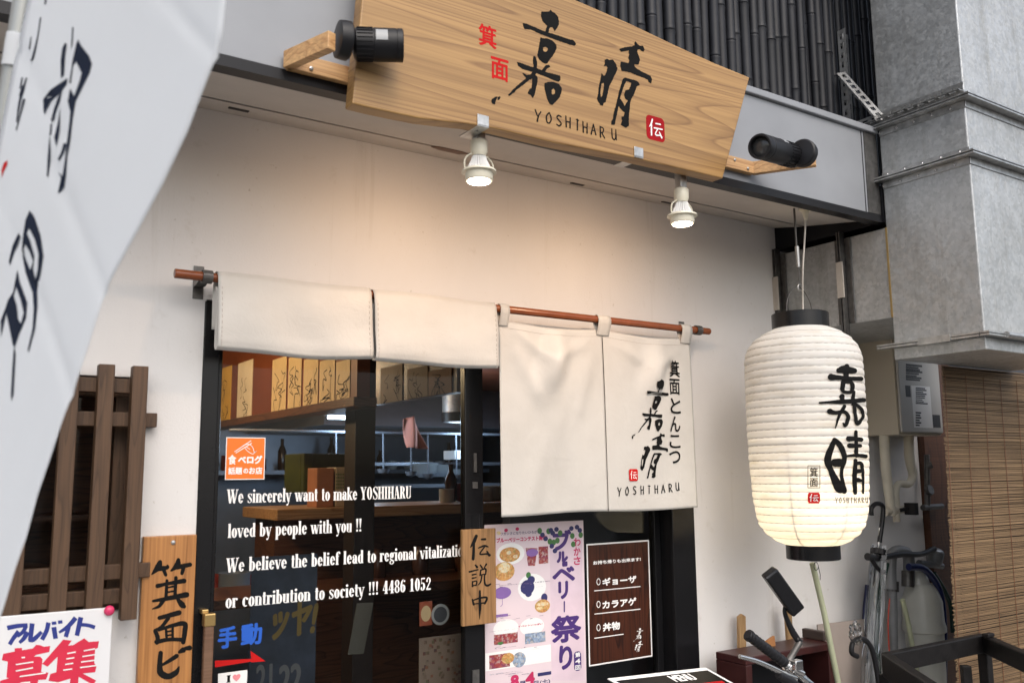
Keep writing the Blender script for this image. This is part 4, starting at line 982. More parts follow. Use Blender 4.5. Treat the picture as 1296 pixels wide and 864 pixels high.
# hanging plaque
a, b = P(585,670,-.012), P(627,668,-.012); zb = P(605,790,-.012).z
hp = thing('hanging_plaque', ((a.x+b.x)/2,-.01,zb), 'small brown wooden plaque with three black brush characters hanging on the door stile', 'sign')
obj('plank', MB().box(a.x,b.x,-.014,-.001,zb,a.z), PLAQUE2, hp, bevel=.0015)
zp = lambda x, y: (585+x/6.645, 665+y/6.645)
DENSETSU = [[(118,85,20),(95,140,22),(68,182,5)],[(98,150,16),(92,278,20)],[(162,114,12),(192,112,16)],[(136,186,8),(185,168,14),(216,176,9)],[(185,180,9),(148,236,10),(205,236,12),(230,246,16)],[(208,215,10),(226,248,16)],
 [(110,330,10),(124,346,16)],[(60,386,12),(132,368,9)],[(85,412,12),(116,405,8)],[(85,440,12),(116,434,8)],[(85,468,9),(86,508,12)],[(85,472,9),(120,464,9),(116,502,9)],[(86,503,9),(116,498,9)],[(152,330,10),(166,352,12)],[(202,322,12),(184,352,6)],
 [(155,374,9),(150,416,11)],[(155,372,9),(196,362,12),(196,408,9)],[(153,412,8),(196,405,8)],[(165,415,9),(154,470,10),(128,502,3)],[(186,408,9),(190,486,12),(214,502,14),(238,488,10)],
 [(84,618,10),(96,660,15)],[(90,626,9),(150,606,12),(206,604,14),(190,652,13)],[(100,656,8),(192,646,10)],[(148,546,12),(148,680,18),(146,786,3)]]
Ink().strokes(DENSETSU, zp, 1.3/6.645, n=6, rough=.04).build('lettering', INK, hp, wall_px(-.014), .0004)
obj('cord', MB().tube([(P(606,668,-.006).x,-.007,a.z-.004),(P(606,655,-.006).x,-.007,a.z+.045)], .0016, 6), BLACK, hp)
# help-wanted board
YN = -.078
bx0, bx1 = P(-60,790,YN).x, P(143,768,YN).x; bz = P(143,768,YN).z
hb = thing('notice_board', (.3,YN,.75), 'white notice board with blue and red Japanese lettering below the lattice window', 'notice')
obj('panel', MB().box(bx0,bx1,YN,YN+.01,.78,bz), plain('white_gloss_board', (.72,.72,.73), .25, var=.03), hb, bevel=.002)
zn = lambda x, y: (x/8.64, 770+y/8.64)
ARB = [[(78,208,52),(190,186,48),(302,176,40)],[(286,186,44),(250,250,42),(190,300,36)],[(205,246,54),(150,315,46),(104,388,44)],[(300,250,56),(262,320,48),(212,370,34)],[(352,158,54),(330,345,50)],[(310,345,24),(365,335,50),(455,250,38)],
 [(530,148,50),(508,240,48),(458,336,48)],[(588,198,54),(608,325,50)],[(566,158,34),(616,152,34)],[(634,146,36),(682,140,36)],[(828,96,52),(745,190,46),(645,258,26)],[(752,195,48),(718,306,48)],[(884,90,54),(840,292,50)],[(880,172,40),(960,178,40),(1038,202,44)]]
Ink().strokes(ARB, zn, 1/8.64, n=4, cap=False).build('blue_lettering', NAVY, hb, wall_px(YN), .0004)
ik = Ink()
def rp(*pts): ik.poly([[zn(*p) for p in pts]])
rp((20,560),(35,490),(160,465),(160,430),(240,424),(240,452),(360,430),(395,392),(440,395),(480,412),(550,405),(538,470),(400,500),(370,520),(440,520),(465,550),(450,690),(530,695),(505,770),(420,775),(400,850),(330,850),(330,790),(230,800),(170,850),(60,850),(0,830),(0,785),(100,755),(70,750),(85,575))
rp((460,600),(690,335),(785,345),(745,400),(800,395),(920,320),(970,360),(1082,352),(1070,425),(1040,440),(1030,590),(1055,625),(1040,690),(905,705),(1050,780),(1020,830),(860,740),(850,850),(760,850),(770,760),(640,800),(530,785),(550,710),(615,690),(630,520),(520,630))
ik.build('red_lettering', CRIMSON, hb, wall_px(YN), .0004)
ik = Ink()
for x0, y0, x1, y1 in ((235,532,272,528),(172,608,365,578),(172,678,362,642),(215,738,500,698),(735,486,828,470),(725,546,812,532),(712,606,800,592),(690,668,790,655),(915,458,1040,434),(900,520,1036,498),(885,580,1034,560),(875,640,1050,618)):
    ik.stroke([(*zn(x0,y0),14/8.64),(*zn(x1,y1),14/8.64)], n=1, cap=False)
ik.build('lettering_gap', WHITE, hb, wall_px(YN-.0005), .0006)
q = P(138,772,YN)
tag(obj('push_pin', MB().lathe([(.010,0),(.012,.003),(.010,.009),(.006,.012),(.001,.0125)], (q.x,YN-.0002,q.z), (0,-1,0), 20), plain('pink_plastic', (.62,.04,.13), .25), smooth=40, loc=(q.x,YN,q.z)), 'pink round magnet at the top right corner of the white notice board', 'magnet')

# stickers on the left door glass
yg = .0266
def rectpx(name, px, Y, mat, label, cat, th=.0006):
    a, b = P(px[0], px[3], Y), P(px[2], px[1], Y)
    t = thing(name, ((a.x+b.x)/2, Y, a.z), label, cat)
    obj('sheet', MB().box(a.x, b.x, Y-th, Y, a.z, b.z), mat, t)
    return t, (a.x, a.z, b.x, b.z), Y-th
t, b, Y = rectpx('window_sticker', (284.5,553.5,336,607), yg, WHITE, 'square orange sticker with white Japanese lettering on the left door glass', 'sticker')
U = lambda x, y: (b[0]+(b[2]-b[0])*x, b[1]+(b[3]-b[1])*y)
Ink().rect(*U(.02,.02), *U(.98,.98)).build('orange_field', ORANGE, t, wall_xz(Y), .0002)
ik = Ink().font('食', (*U(.07,.36),*U(.26,.58)), .0008).font('べログ', (*U(.32,.38),*U(.92,.56)), .0012).font('話題', (*U(.08,.13),*U(.42,.29)), .0007).font('の', (*U(.46,.15),*U(.57,.26)), .0007).font('お店', (*U(.60,.13),*U(.93,.29)), .0007)
for s in ([(.22,.66,.018),(.62,.92,.018)],[(.25,.63,.018),(.64,.86,.018)],[(.42,.80,.014),(.55,.84,.014),(.66,.78,.014),(.72,.64,.014)],[(.48,.74,.014),(.56,.66,.014),(.68,.60,.014)],[(.68,.60,.014),(.78,.68,.014),(.72,.64,.014)],[(.50,.78,.014),(.60,.72,.014)]):
    ik.stroke([(*U(x, y), q*.115) for x, y, q in s], n=3)
ik.build('lettering', WHITE, t, wall_xz(Y), .0005)
# blue and red notice
t = thing('door_notice', (P(303,820,yg).x,yg,P(303,840,yg).z), 'blue two-character notice with a red arrow pointing right on the left door glass', 'sticker')
ik = Ink()
for ch, bx in (('手',(276,820,299.5,792)),('動',(305.5,816,331,788))):
    a, c = P(bx[0],bx[1],yg), P(bx[2],bx[3],yg); ik.font(ch, (a.x,a.z,c.x,c.z), .0022)
ik.build('lettering', BLUE, t, wall_xz(yg), .0003)
Ink().poly([[(272,835.5),(318,833),(317,823),(336,836),(318,837.5),(317.5,836.5),(272,844)]]).build('arrow', RED, t, wall_px(yg), .0003)
t, b, Y = rectpx('small_sticker', (275,847,313,885), yg, WHITE, 'small white sticker with a pink heart beside the brass door handle', 'sticker')
U = lambda x, y: (b[0]+(b[2]-b[0])*x, b[1]+(b[3]-b[1])*y)
ik = Ink().font('I', (*U(.32,.62),*U(.40,.88)), .0007); ik.rect(*U(.29,.86),*U(.43,.89)).rect(*U(.29,.61),*U(.43,.64)).rect(*U(.2,.1),*U(.8,.42))
ik.build('lettering', INK, t, wall_xz(Y), .0004)
Ink().font('♥', (*U(.50,.62),*U(.76,.88)), .0003).build('heart', plain('pink_print', (.75,.25,.28), .5), t, wall_xz(Y), .0004)

# brass and wood door handle
hx = .672; ht = P(264,776,-.05).z
hd = obj('handle', MB().box(hx-.012,hx+.012,-.052,-.032,.6,ht-.028), wood('handle_wood', (.10,.05,.03), (.19,.11,.07), (14,14,1), 2, 6, .4), dl, bevel=.004, seg=3)
obj('brass_cap', MB().box(hx-.0145,hx+.0145,-.055,-.029,ht-.032,ht).box(hx-.015,hx+.003,-.030,-.005,ht-.004,ht+.008), BRASSY, hd, bevel=.003)

# blueberry poster
yq = .0605
a, c = P(613,664,yq), P(738,661,yq); x0, x1, zt_, zb_ = a.x, c.x, a.z, a.z-.63
bp = thing('blueberry_poster', ((x0+x1)/2,yq,zb_), 'pale pink blueberry festival poster with purple lettering on the right door glass', 'poster')
obj('sheet', MB().box(x0,x1,yq-.0008,yq,zb_,zt_), PINKP, bp)
zo = lambda x, y: (605+x/4.235, 660+y/4.235)
def pq(x, y): q = P(*zo(x, y), yq-.001); return q.x, q.z
def pbox(x0, y0, x1, y1): a_, b_ = pq(x0, y1), pq(x1, y0); return (*a_, *b_)
PM = wall_xz(yq-.0008)
def pd(ik_, x, y, rx, ry=None):
    c_ = pq(x, y); s = (P(700,760,yq)-CAM).dot(FW)/FPX/4.235
    return ik_.disc(c_[0], c_[1], rx*s*1.3, (ry or rx)*s)
ik = Ink()
for k in range(14):
    ik.rect(*pq(395+k*12, 850), *pq(400+k*12, 60))
ik.build('stripe', plain('poster_stripe', (.65,.52,.59), .5), bp, PM, .0001)
ik = Ink(); pd(ik,290,350,70,70); pd(ik,175,170,68,55); ik.rect(*pbox(40,655,390,800)); pd(ik,290,560,60,45); pd(ik,150,570,60,45)
ik.build('white_panel', WHITE, bp, PM, .0002)
ik = Ink()
for ch, bx in (('ブ',(405,45,495,150)),('ル',(425,160,478,215)),('ー',(455,215,475,235)),('ベ',(402,240,515,320)),('リ',(435,320,478,410)),('祭',(395,495,548,650)),('り',(440,660,500,790))):
    ik.font(ch, pbox(*bx), .0035)
ik.stroke([(*pq(462,428),.006),(*pq(462,480),.005)])
ik.rrect(*pbox(515,690,552,800), .012)
ik.build('purple_lettering', PURPLE, bp, PM, .0004)
ik = Ink()
for i_, ch in enumerate('第4回'): ik.font(ch, pbox(521,697+i_*34,547,725+i_*34), .0006)
ik.build('badge_lettering', WHITE, bp, PM, .0009)
ik = Ink()
for ch, y in (('わ',85),('か',135),('さ',185)): ik.font(ch, pbox(514,y,548,y+45), .001)
ik.font('ブルーベリーコンテスト開催!', pbox(100,72,370,112), .0008)
ik.font('8', pbox(178,820,215,885), .003).font('4', pbox(258,805,300,870), .003).font('イベントいっぱい', pbox(215,540,345,565), .0004)
pd(ik,150,45,9); pd(ik,210,38,9)
ik.build('red_print', plain('magenta_print', (.48,.02,.10), .5), bp, PM, .0004)
ik = Ink().font('月', pbox(220,850,252,880), .0008).font('日(土)', pbox(300,838,385,880), .0006).font('ワガシさになりたいひろがる', pbox(120,45,330,72), .0002).font('楽しもう!', pbox(60,570,215,590), .0002).rect(*pbox(320,798,392,828))
pd(ik,265,350,34,38); pd(ik,285,310,18,20); pd(ik,270,385,16,16); pd(ik,355,405,16,22); pd(ik,240,365,10,12)
for x, y in ((345,70),(362,90),(400,60),(395,130),(412,155),(500,35),(530,28),(545,45),(390,45),(420,40)): pd(ik,x,y,12,13)
ik.build('berry_print', BERRY, bp, PM, .0005)
ik = Ink()
for x, y in ((330,48),(378,50),(385,105),(405,110),(510,120),(505,75),(550,70),(270,285),(425,100),(440,60)): pd(ik,x,y,12,16)
pd(ik,150,165,12,10); pd(ik,185,150,10,8); pd(ik,120,650,14,8)
ik.build('leaf_print', GREENP, bp, PM, .0006)
ik = Ink(); pd(ik,170,175,50,38); pd(ik,140,265,50,48); pd(ik,345,450,38,34); pd(ik,160,730,30,26)
ik.build('dish_print', mottled('dish_print', [(.50,.20,.05),(.55,.30,.10),(.30,.09,.03),(.55,.42,.22),(.16,.20,.05)], 190), bp, PM, .0007)
ik = Ink(); pd(ik,140,245,28,26); pd(ik,165,165,12,10); pd(ik,200,185,12,9); pd(ik,345,440,30,10); pd(ik,110,60,10)
ik.rect(*pbox(95,500,150,506)); pd(ik,330,462,14,8)
ik.build('garnish_print', mottled('garnish_print', [(.72,.48,.12),(.6,.55,.4),(.62,.30,.06),(.75,.65,.4)], 170), bp, PM, .0008)
ik = Ink().rect(*pbox(325,130,375,225)); ik.rect(*pbox(85,590,212,660)).rect(*pbox(60,700,170,790)); ik.quad(pq(255,140),pq(318,140),pq(305,235),pq(268,235))
ik.build('drink_print', mottled('drink_print', [(.34,.05,.06),(.22,.03,.03),(.42,.16,.13),(.5,.42,.4),(.20,.05,.14)], 150), bp, PM, .0006)
ik = Ink().rect(*pbox(252,585,360,655)); pd(ik,220,738,32,38); ik.font('第4回', pbox(60,806,130,822))
ik.build('photo_print', mottled('photo_blue_print', [(.10,.16,.34),(.35,.42,.5),(.03,.04,.07),(.4,.3,.22),(.12,.22,.40)], 160), bp, PM, .0006)
ik = Ink(); pd(ik,130,380,42,30); ik.stroke([(*pq(128,395),.0018),(*pq(130,440),.0018),(*pq(120,452),.0018)]); pd(ik,290,165,30,20); ik.rect(*pbox(95,490,160,512))
ik.build('lilac_print', plain('mauve_print', (.22,.12,.36), .5), bp, PM, .0008)
ik = Ink()
for k, (y, t_) in enumerate(((665,'キャラクターと記念撮影'),(800,'グルメコーナー'),(520,'お楽しみ'))): ik.font(t_, pbox(95,y,205,y+14), .0001)
ik.font('ブルーベリーフードやデザートも盛り沢山', pbox(130,318,390,268) if False else pbox(110,318,385,340), .0002)
for k in range(46):
    y_ = random.choice((330,345,500,515,668,676,796,804,812,820))+random.uniform(-3,3); x_ = random.uniform(50,330); ik.rect(*pbox(x_,y_,x_+random.uniform(8,40),y_+4))
ik.build('small_print', plain('grey_purple_print', (.12,.08,.16), .5), bp, PM, .0007)

# dark menu sheet
a, c = P(742,685.5,yq), P(821,685,yq); x0, x1, zt_, zb_ = a.x, c.x, P(742,688,yq).z, P(742,843.5,yq).z
mn = thing('menu_sheet', ((x0+x1)/2,yq,zb_), 'dark wood-print takeout menu with white lettering taped right of the blueberry poster', 'menu')
obj('sheet', MB().box(x0,x1,yq-.0008,yq,zb_,zt_), WHITE, mn)
Ink().rect(x0+.005,zb_+.005,x1-.005,zt_-.005).build('wood_print', wood('rosewood_print', (.016,.005,.003), (.066,.019,.009), (10,1,.9), 1.7, 9, .3, fine=(120,60,3)), mn, wall_xz(yq-.0008), .0002)
zm = lambda x, y: (740+x/3.855, 640+y/3.855)
def mq(x, y): q = P(*zm(x, y), yq-.001); return q.x, q.z
def mbx(x0, y0, x1, y1): a_, b_ = mq(x0, y1), mq(x1, y0); return (*a_, *b_)
ik = Ink().font('お持ち帰りも出来ます!', mbx(42,250,272,286), .0006)
for t_, bx, ln_ in (('ギョーザ',(88,338,250,388),(48,413,270,392)),('カラアゲ',(88,446,250,500),(48,526,270,502)),('丼物',(90,562,170,610),(48,644,188,624))):
    ik.font(t_, mbx(*bx), .0013); ik.stroke([(*mq(*ln_[:2]),.0028),(*mq(*ln_[2:]),.0032)])
    cx, cy = mq(67, (bx[1]+bx[3])/2+6); n_ = [(cx+.0075*math.cos(2*math.pi*k/16), cy+.0105*math.sin(2*math.pi*k/16), .0026) for k in range(17)]; ik.stroke(n_, n=1)
put_char(ik, KA_XZ, mbx(238,592,284,660)); put_char(ik, HARE_XZ, mbx(244,655,282,712))
ik.build('lettering', INKW, mn, wall_xz(yq-.001), .0004)

# tilted laminated menu at the bottom edge
A_, B_, C_ = P(769,858,-.33), P(893,844,-.33), P(950,876,-.42)
D_ = A_+(C_-B_)
lm = thing('laminated_menu', A_, 'laminated black menu with white border leaning below the menu sheet', 'menu')
nrm = (B_-A_).cross(C_-B_).normalized()
if nrm.y > 0: nrm = -nrm
def on_lm(u, v): return A_+(B_-A_)*u+(C_-B_)*v, nrm
m = MB().add([A_,B_,B_+(C_-B_)*3,A_+(C_-B_)*3,*[p-nrm*.003 for p in (A_,B_,B_+(C_-B_)*3,A_+(C_-B_)*3)]], [(0,1,2,3),(7,6,5,4),(0,4,5,1),(1,5,6,2),(2,6,7,3),(3,7,4,0)])
obj('sheet', m, WHITE, lm)
Ink().rect(.03,.10,.97,2.9).build('black_field', BLACKG, lm, on_lm, .0003)
Ink().font('MENU', (.52,.36,.74,.14), .004).build('lettering', INKW, lm, on_lm, .0006)
Ink().rect(.16,.5,.93,.58).build('red_stripe', RED, lm, on_lm, .0005)
ik = Ink()
for x in (.3,.5,.72,.88): ik.disc(x, .95, .07, .22)
ik.build('food_print', YELLOWP, lm, on_lm, .0006)

# ------------------------------------------------------------------ heater, blind, pipes
gh = thing('water_heater', (3.64,-.09,1.69), 'beige wall-mounted gas water heater box with printed labels under the duct', 'heater')
obj('casing', MB().box(3.49,3.81,-.175,-.001,1.69,2.16), CREAM, gh, bevel=.006)
obj('front_cover', MB().box(3.497,3.806,-.188,-.176,1.70,2.155), GREYBOX, gh, bevel=.006)
zh = lambda x, y: (1060+x/5.4, 400+y/5.4)
def hq(x, y): q = P(*zh(x, y), -.189); return q.x, q.z
def hbx(x0, y0, x1, y1): a_, b_ = hq(x0, y1), hq(x1, y0); return (*a_, *b_)
HM = wall_xz(-.188)
Ink().rect(*hbx(525,482,632,760)).build('label_sheet', WHITE, gh, HM, .0003)
ik = Ink().rect(*hbx(468,475,497,550)).rect(*hbx(655,675,700,760))
for k in range(9): ik.rect(*hbx(535, 490+k*13, 560+random.randint(15,60), 494+k*13))
for k in range(6): ik.rect(*hbx(535, 655+k*17, 548+random.randint(10,35), 664+k*17))
for k in range(8): ik.rect(*hbx(468, 335+k*14, 520+random.randint(20,60), 338+k*14))
ik.build('label_print', DARKGREY, gh, HM, .0006)
def lathe_pipe(name, pts, r, mat, label, cat, group=None, smooth=6):
    return tag(obj(name, MB().tube(pts, r, 14, smooth=smooth), mat, smooth=50, loc=tuple(Vector(pts[-1]))), label, cat, group)
YP = -.09
lathe_pipe('lagged_pipe', [P(1119,545,YP),P(1121,590,YP),P(1126,632,YP),P(1128,652,YP)], [.022,.021,.020,.019], LAG, 'tape-wrapped straight pipe below the water heater, nearer the lantern', 'pipe')
lathe_pipe('lagged_pipe', [P(1150,545,YP),P(1151,580,YP),P(1155,600,YP),P(1150,612,YP),P(1138,612,YP),P(1134,622,YP),P(1136,650,YP)], [.022,.021,.018,.016,.015,.014,.014], LAG, 'tape-wrapped bent pipe below the water heater, nearer the bamboo blind', 'pipe')
vt = thing('stop_valve', P(1132,648,YP), 'pale brass stop valve joining the wrapped pipes below the heater', 'valve')
m = MB(); c = P(1134,645,YP); m.tube([P(1120,648,YP),P(1144,644,YP)], .017, 12).tube([c,c+Vector((0,0,-.05))], .015, 12); obj('body', m, CREAM, vt, smooth=40)
obj('lever', MB().tube([c+Vector((.0,-.02,.0)),c+Vector((.05,-.045,.01))], .008, 8).box(c.x+.03,c.x+.055,-.16,-.11,c.z-.02,c.z+.03), BLACKP, vt)
vt = thing('tap_valve', P(1178,640,YP), 'dark grey tap and valve on the brown post beside the blind', 'valve')
c = P(1178,640,-.06); m = MB().tube([P(1173,575,-.06),P(1174,645,-.06)], .012, 10).tube([P(1168,642,-.06),P(1192,640,-.06)], .013, 10).lathe([(.022,-.01),(.024,0),(.022,.01)], P(1176,620,-.07), (0,-1,.3), 14).tube([P(1173,590,-.06),P(1180,588,-.08)], .016, 10)
obj('body', m, STEELD, vt, smooth=40)

bd = thing('reed_blind', (4.0,-.53,.5), 'brown split-reed blind hanging beside the duct at the right edge', 'blind')
YBl = -.53; q0 = P(1192,470,YBl); q1 = P(1207,780,YBl); bx0 = q0.x; bsl = (q0.x-q1.x)/(q0.z-q1.z); bzt = 1.936
rb = random.Random(11); m = MB(); z = bzt-.006; k = 0
while z > .5:
    h = rb.uniform(.0028,.0048); e = rb.uniform(-.006,.006); dz = rb.uniform(-.004,.004)
    y = YBl+rb.uniform(-.002,.002)
    a0 = bx0-bsl*(q0.z-z)+e; nseg = 5
    for s in range(nseg):
        xa, xb = a0+(4.7-a0)*s/nseg, a0+(4.7-a0)*(s+1)/nseg
        za = z+dz*s/nseg+rb.uniform(-.0006,.0006); zb2 = z+dz*(s+1)/nseg
        m.add([(xa,y-.001,za),(xb,y-.001,zb2),(xb,y-.001,zb2+h),(xa,y-.001,za+h),(xa,y+.001,za),(xb,y+.001,zb2),(xb,y+.001,zb2+h),(xa,y+.001,za+h)], [(0,1,2,3),(7,6,5,4),(0,4,5,1),(3,2,6,7),(0,3,7,4),(1,5,6,2)])
    z -= h+rb.uniform(.0006,.0022)
obj('reeds', m, REED, bd, fix=False)
m = MB()
for k in range(11):
    x = bx0+.03+k*.125 if k else bx0+.012
    m.tube([(x-bsl*(q0.z-zz)*(1 if k < 2 else .6), YBl-.0045, zz) for zz in [.5+j*.1 for j in range(15)]], .0012, 5)
obj('binding_thread', m, BROWNP, bd)
obj('shade_sheet', MB().box(bx0+.04,4.7,YBl+.012,YBl+.02,.5,bzt-.002), plain('dark_shade_sheet', (.03,.02,.014), .8), bd)  # dark sheet added behind the reeds to keep the nook in shade

# plumbing at lower right
YQ = -.10
pv = thing('water_pipe', P(1130,864,YQ), 'grey plastic water pipe with an elbow behind the black wooden frame', 'pipe')
obj('pipe', MB().tube([P(1128,705,YQ),P(1130,770,YQ),P(1132,900,YQ)], .019, 16), PVC, pv, smooth=50)
obj('elbow', MB().tube([P(1127,745,YQ),P(1127,715,YQ),P(1130,700,YQ),P(1142,697,YQ),P(1150,705,YQ),P(1150,740,YQ)], .024, 16, smooth=4), PVC, pv, smooth=50)
obj('coupling', MB().tube([P(1130,735,YQ),P(1130.3,748,YQ)], .024, 16).tube([P(1149,722,YQ),P(1149,742,YQ)], .026, 16), STEELD, pv, smooth=40)
fl = thing('filter_canister', P(1165,864,YQ), 'cream water filter canister with a domed top between the hoses', 'filter')
c0 = P(1166,745,YQ); s = (c0-CAM).dot(FW)/FPX
Lh = lambda y: P(1166,y,YQ).z-c0.z
obj('housing', MB().lathe([(16*s,Lh(738)),(20*s,Lh(746)),(24*s,Lh(760)),(24.5*s,Lh(785)),(26*s,Lh(792)),(26*s,Lh(798)),(23*s,Lh(800)),(22*s,Lh(850)),(20*s,Lh(900))], c0, n=28), FILTERW, fl, smooth=35)
obj('neck', MB().lathe([(9*s,Lh(722)),(11*s,Lh(726)),(14*s,Lh(738))], c0+Vector((-.02,0,0)), n=20), FILTERW, fl, smooth=35)
mt = thing('water_meter', P(1183,710,YQ), 'small grey water meter with a clear dial cover by the blind', 'meter')
c = P(1184,702,YQ-.02); obj('body', MB().lathe([(.030,-.04),(.034,-.02),(.034,.015),(.030,.02)], c, (0,-.3,1), 20).tube([P(1163,712,YQ-.02),P(1192,716,YQ-.02)], .014, 10), PVC, mt, smooth=40)
obj('dial_cover', MB().lathe([(.026,.0205),(.027,.024),(.02,.028)], c, (0,-.3,1), 20), STEEL, mt, smooth=40)
lathe_pipe('hose', [P(1150,717,YQ-.05),P(1170,720,YQ-.06),P(1188,745,YQ-.06),P(1194,790,YQ-.06),P(1194,870,YQ-.05)], .015, HOSEB, 'thick dark blue hose curving over the cream filter canister', 'hose', smooth=8)
lathe_pipe('hose', [P(1122,712,YQ-.04),P(1112,760,YQ-.04),P(1110,810,YQ-.04),P(1113,880,YQ-.04)], .012, HOSEG, 'dark green hose hanging left of the grey water pipe', 'hose', smooth=8)
lathe_pipe('hose', [P(1182,725,YQ-.03),P(1196,748,YQ-.03),P(1204,770,YQ-.03),P(1206,800,YQ-.03)], .010, HOSEG, 'dark green hose behind the blue one beside the blind', 'hose', smooth=8)
lathe_pipe('hose', [P(1098,740,-.03),P(1094,790,-.03),P(1096,880,-.03)], .010, HOSEB, 'dark blue hose against the white wall behind the umbrella', 'hose', smooth=8)
lathe_pipe('wire', [P(1126,757,YQ-.03),P(1124,790,YQ-.03),P(1127,850,YQ-.03)], .0025, plain('red_wire', (.5,.05,.02), .4), 'thin red wire beside the grey water pipe', 'wire')
lathe_pipe('pump_pole', [P(1142,758,YQ-.06),P(1150,790,YQ-.06),P(1164,870,YQ-.06)], .010, POLEG, 'short pale green pole leaning in front of the filter canister', 'pole', smooth=0)
tc_ = thing('pipe_handle', P(1140,705,-.16), 'black rubber-covered lever lying across the grey pipe tops', 'lever')
obj('lever', MB().tube([P(1098,704,-.18),P(1112,706,-.17),P(1140,701,-.16),P(1165,701,-.15),P(1182,694,-.14)], [.015,.012,.013,.011,.013], 12, smooth=5), BLACKP, tc_, smooth=50)
obj('strap', MB().tube([P(1100,702,-.18),P(1110,718,-.18),P(1120,726,-.17)], .009, 8, smooth=4), BLACKP, tc_, smooth=50)

def umbrella(hook, top, bottom, r0, label):
    t = thing('umbrella', bottom, label, 'umbrella')
    obj('handle', MB().tube(hook, .0095, 10, smooth=6), BLACKP, t, smooth=50)
    d = bottom-top; m = MB(); n = 24; e1 = d.normalized().orthogonal().normalized(); e2 = d.normalized().cross(e1); rr = random.Random(2)
    for i in range(13):
        v = i/12; r = r0*(.45+.55*math.sin(math.pi*min(1,.25+v*.5)))
        for k in range(n):
            a = 2*math.pi*k/n; q = r*(1+.28*math.cos(a*6+v*2)+rr.uniform(-.05,.05)); m.v.append(top+d*v+(e1*math.cos(a)+e2*math.sin(a))*q)
    for i in range(12):
        for k in range(n): m.f.append((i*n+k,i*n+(k+1)%n,(i+1)*n+(k+1)%n,(i+1)*n+k))
    obj('canopy', m, CLEARP, t, smooth=40)
    obj('shaft', MB().tube([top-d*.1, bottom], .005, 8), STEEL, t, smooth=50)
    obj('band', MB().tube([top+d*.02, top+d*.05], r0*1.02, 12), BLACKP, t)
umbrella([P(1103,652,-.16),P(1103,643,-.16),P(1109,637,-.16),P(1117,640,-.16),P(1117,655,-.16),P(1113,686,-.16)], P(1112,690,-.16), P(1098,930,-.20), .030, 'folded clear plastic umbrella hooked up near the wrapped pipes')
umbrella([P(1085,830,-.3),P(1078,825,-.3),P(1080,812,-.3),P(1092,808,-.3),P(1103,820,-.3),P(1110,850,-.3),P(1114,880,-.3)], P(1113,872,-.3), P(1125,1010,-.3), .028, 'second clear umbrella with a curved black handle in front of the grey board')
# crumpled plastic bag
rr = random.Random(4); m = MB(); cb_ = P(1083,800,-.31)
bm = bmesh.new(); bmesh.ops.create_icosphere(bm, subdivisions=3, radius=1)
for v in bm.verts: m.v.append(cb_+Vector((v.co.x*.026, v.co.y*.02, v.co.z*.040))*(1+rr.uniform(-.22,.22)))
for f in bm.faces: m.f.append(tuple(v.index for v in f.verts))
bm.free()
tag(obj('plastic_bag', m, glass('crumpled_film', (.86,.86,.86), 2.2), loc=tuple(cb_)), 'crumpled clear plastic bag caught on the curved umbrella handle', 'bag')
# pale green pole under the lantern
gp = thing('slim_pole', P(1060,864,-.28), 'slim pale green pole standing under the lantern with a loop of cord', 'pole')
obj('pole', MB().tube([P(1028,712,-.28),P(1043,775,-.28),P(1066,890,-.28)], .0105, 12), POLEG, gp, smooth=50)
c = P(1032,716,-.29)
obj('cord_loop', MB().tube([c+Vector((.012*math.cos(a),-.003,.014*math.sin(a))) for a in [2*math.pi*k/16 for k in range(17)]]+[c+Vector((.02,-.003,-.03)),c+Vector((.018,-.003,-.05))], .0013, 6), BLACK, gp)
# cardboard sheet, stakes, crate
a, b = P(1035,790,-.06), P(1094,783,-.10)
m = MB().add([(a.x,a.y,.2),(b.x,b.y,.2),(b.x,b.y,b.z),(a.x,a.y,a.z),(a.x,a.y+.006,.2),(b.x,b.y+.006,.2),(b.x,b.y+.006,b.z),(a.x,a.y+.006,a.z)], [(0,1,2,3),(7,6,5,4),(0,4,5,1),(1,5,6,2),(2,6,7,3),(3,7,4,0)])
tag(obj('cardboard_sheet', m, CARD, loc=(a.x,a.y,.2)), 'greyish brown board leaning on the wall behind the pale green pole', 'board')
def stake(top, bottom, wd, label):
    d = (top-bottom); m = MB(); t = d.normalized(); sd_ = Vector((t.z,0,-t.x))
    prof = [bottom-sd_*wd/2, bottom+sd_*wd/2, top+sd_*wd/2-t*wd*.25, top+sd_*wd*.3-t*.006, top, top-sd_*wd*.3-t*.006, top-sd_*wd/2-t*wd*.25]
    m.prism([(p.x,p.z) for p in prof], top.y-.006, top.y+.006)
    tag(obj('wooden_stake', m, STAKE, bevel=.003, loc=tuple(bottom)), label, 'stake')
stake(P(938,776,-.04), P(942,1010,-.04), .040, 'upright pale wooden stake with a rounded top against the white wall')
stake(P(996,762,-.06), P(1008,930,-.06), .036, 'slightly tilted wooden stake behind the bicycle mirror')
cr = thing('display_box', P(995,864,-.2), 'dark red lacquered open box behind the bicycle handlebar', 'box')
a, b = P(938,826,-.2), P(1049,816,-.2); z1 = (a.z+b.z)/2
m = MB().box(a.x,b.x,-.22,-.08,z1-.025,z1).box(a.x,a.x+.03,-.22,-.08,z1-.5,z1-.0255).box(b.x-.03,b.x,-.22,-.08,z1-.5,z1-.0255).box(a.x+.031,b.x-.031,-.22,-.08,z1-.5,z1-.47)
obj('frame', m, CRATE, cr, bevel=.003); obj('back_panel', MB().box(a.x+.031,b.x-.031,-.10,-.085,z1-.469,z1-.026), BLACK, cr)
obj('lid_edge', MB().box(P(1018,808,-.1).x,b.x+.01,-.19,-.09,z1+.001,z1+.035), plain('dark_lid', (.05,.035,.03), .5), cr, bevel=.003)
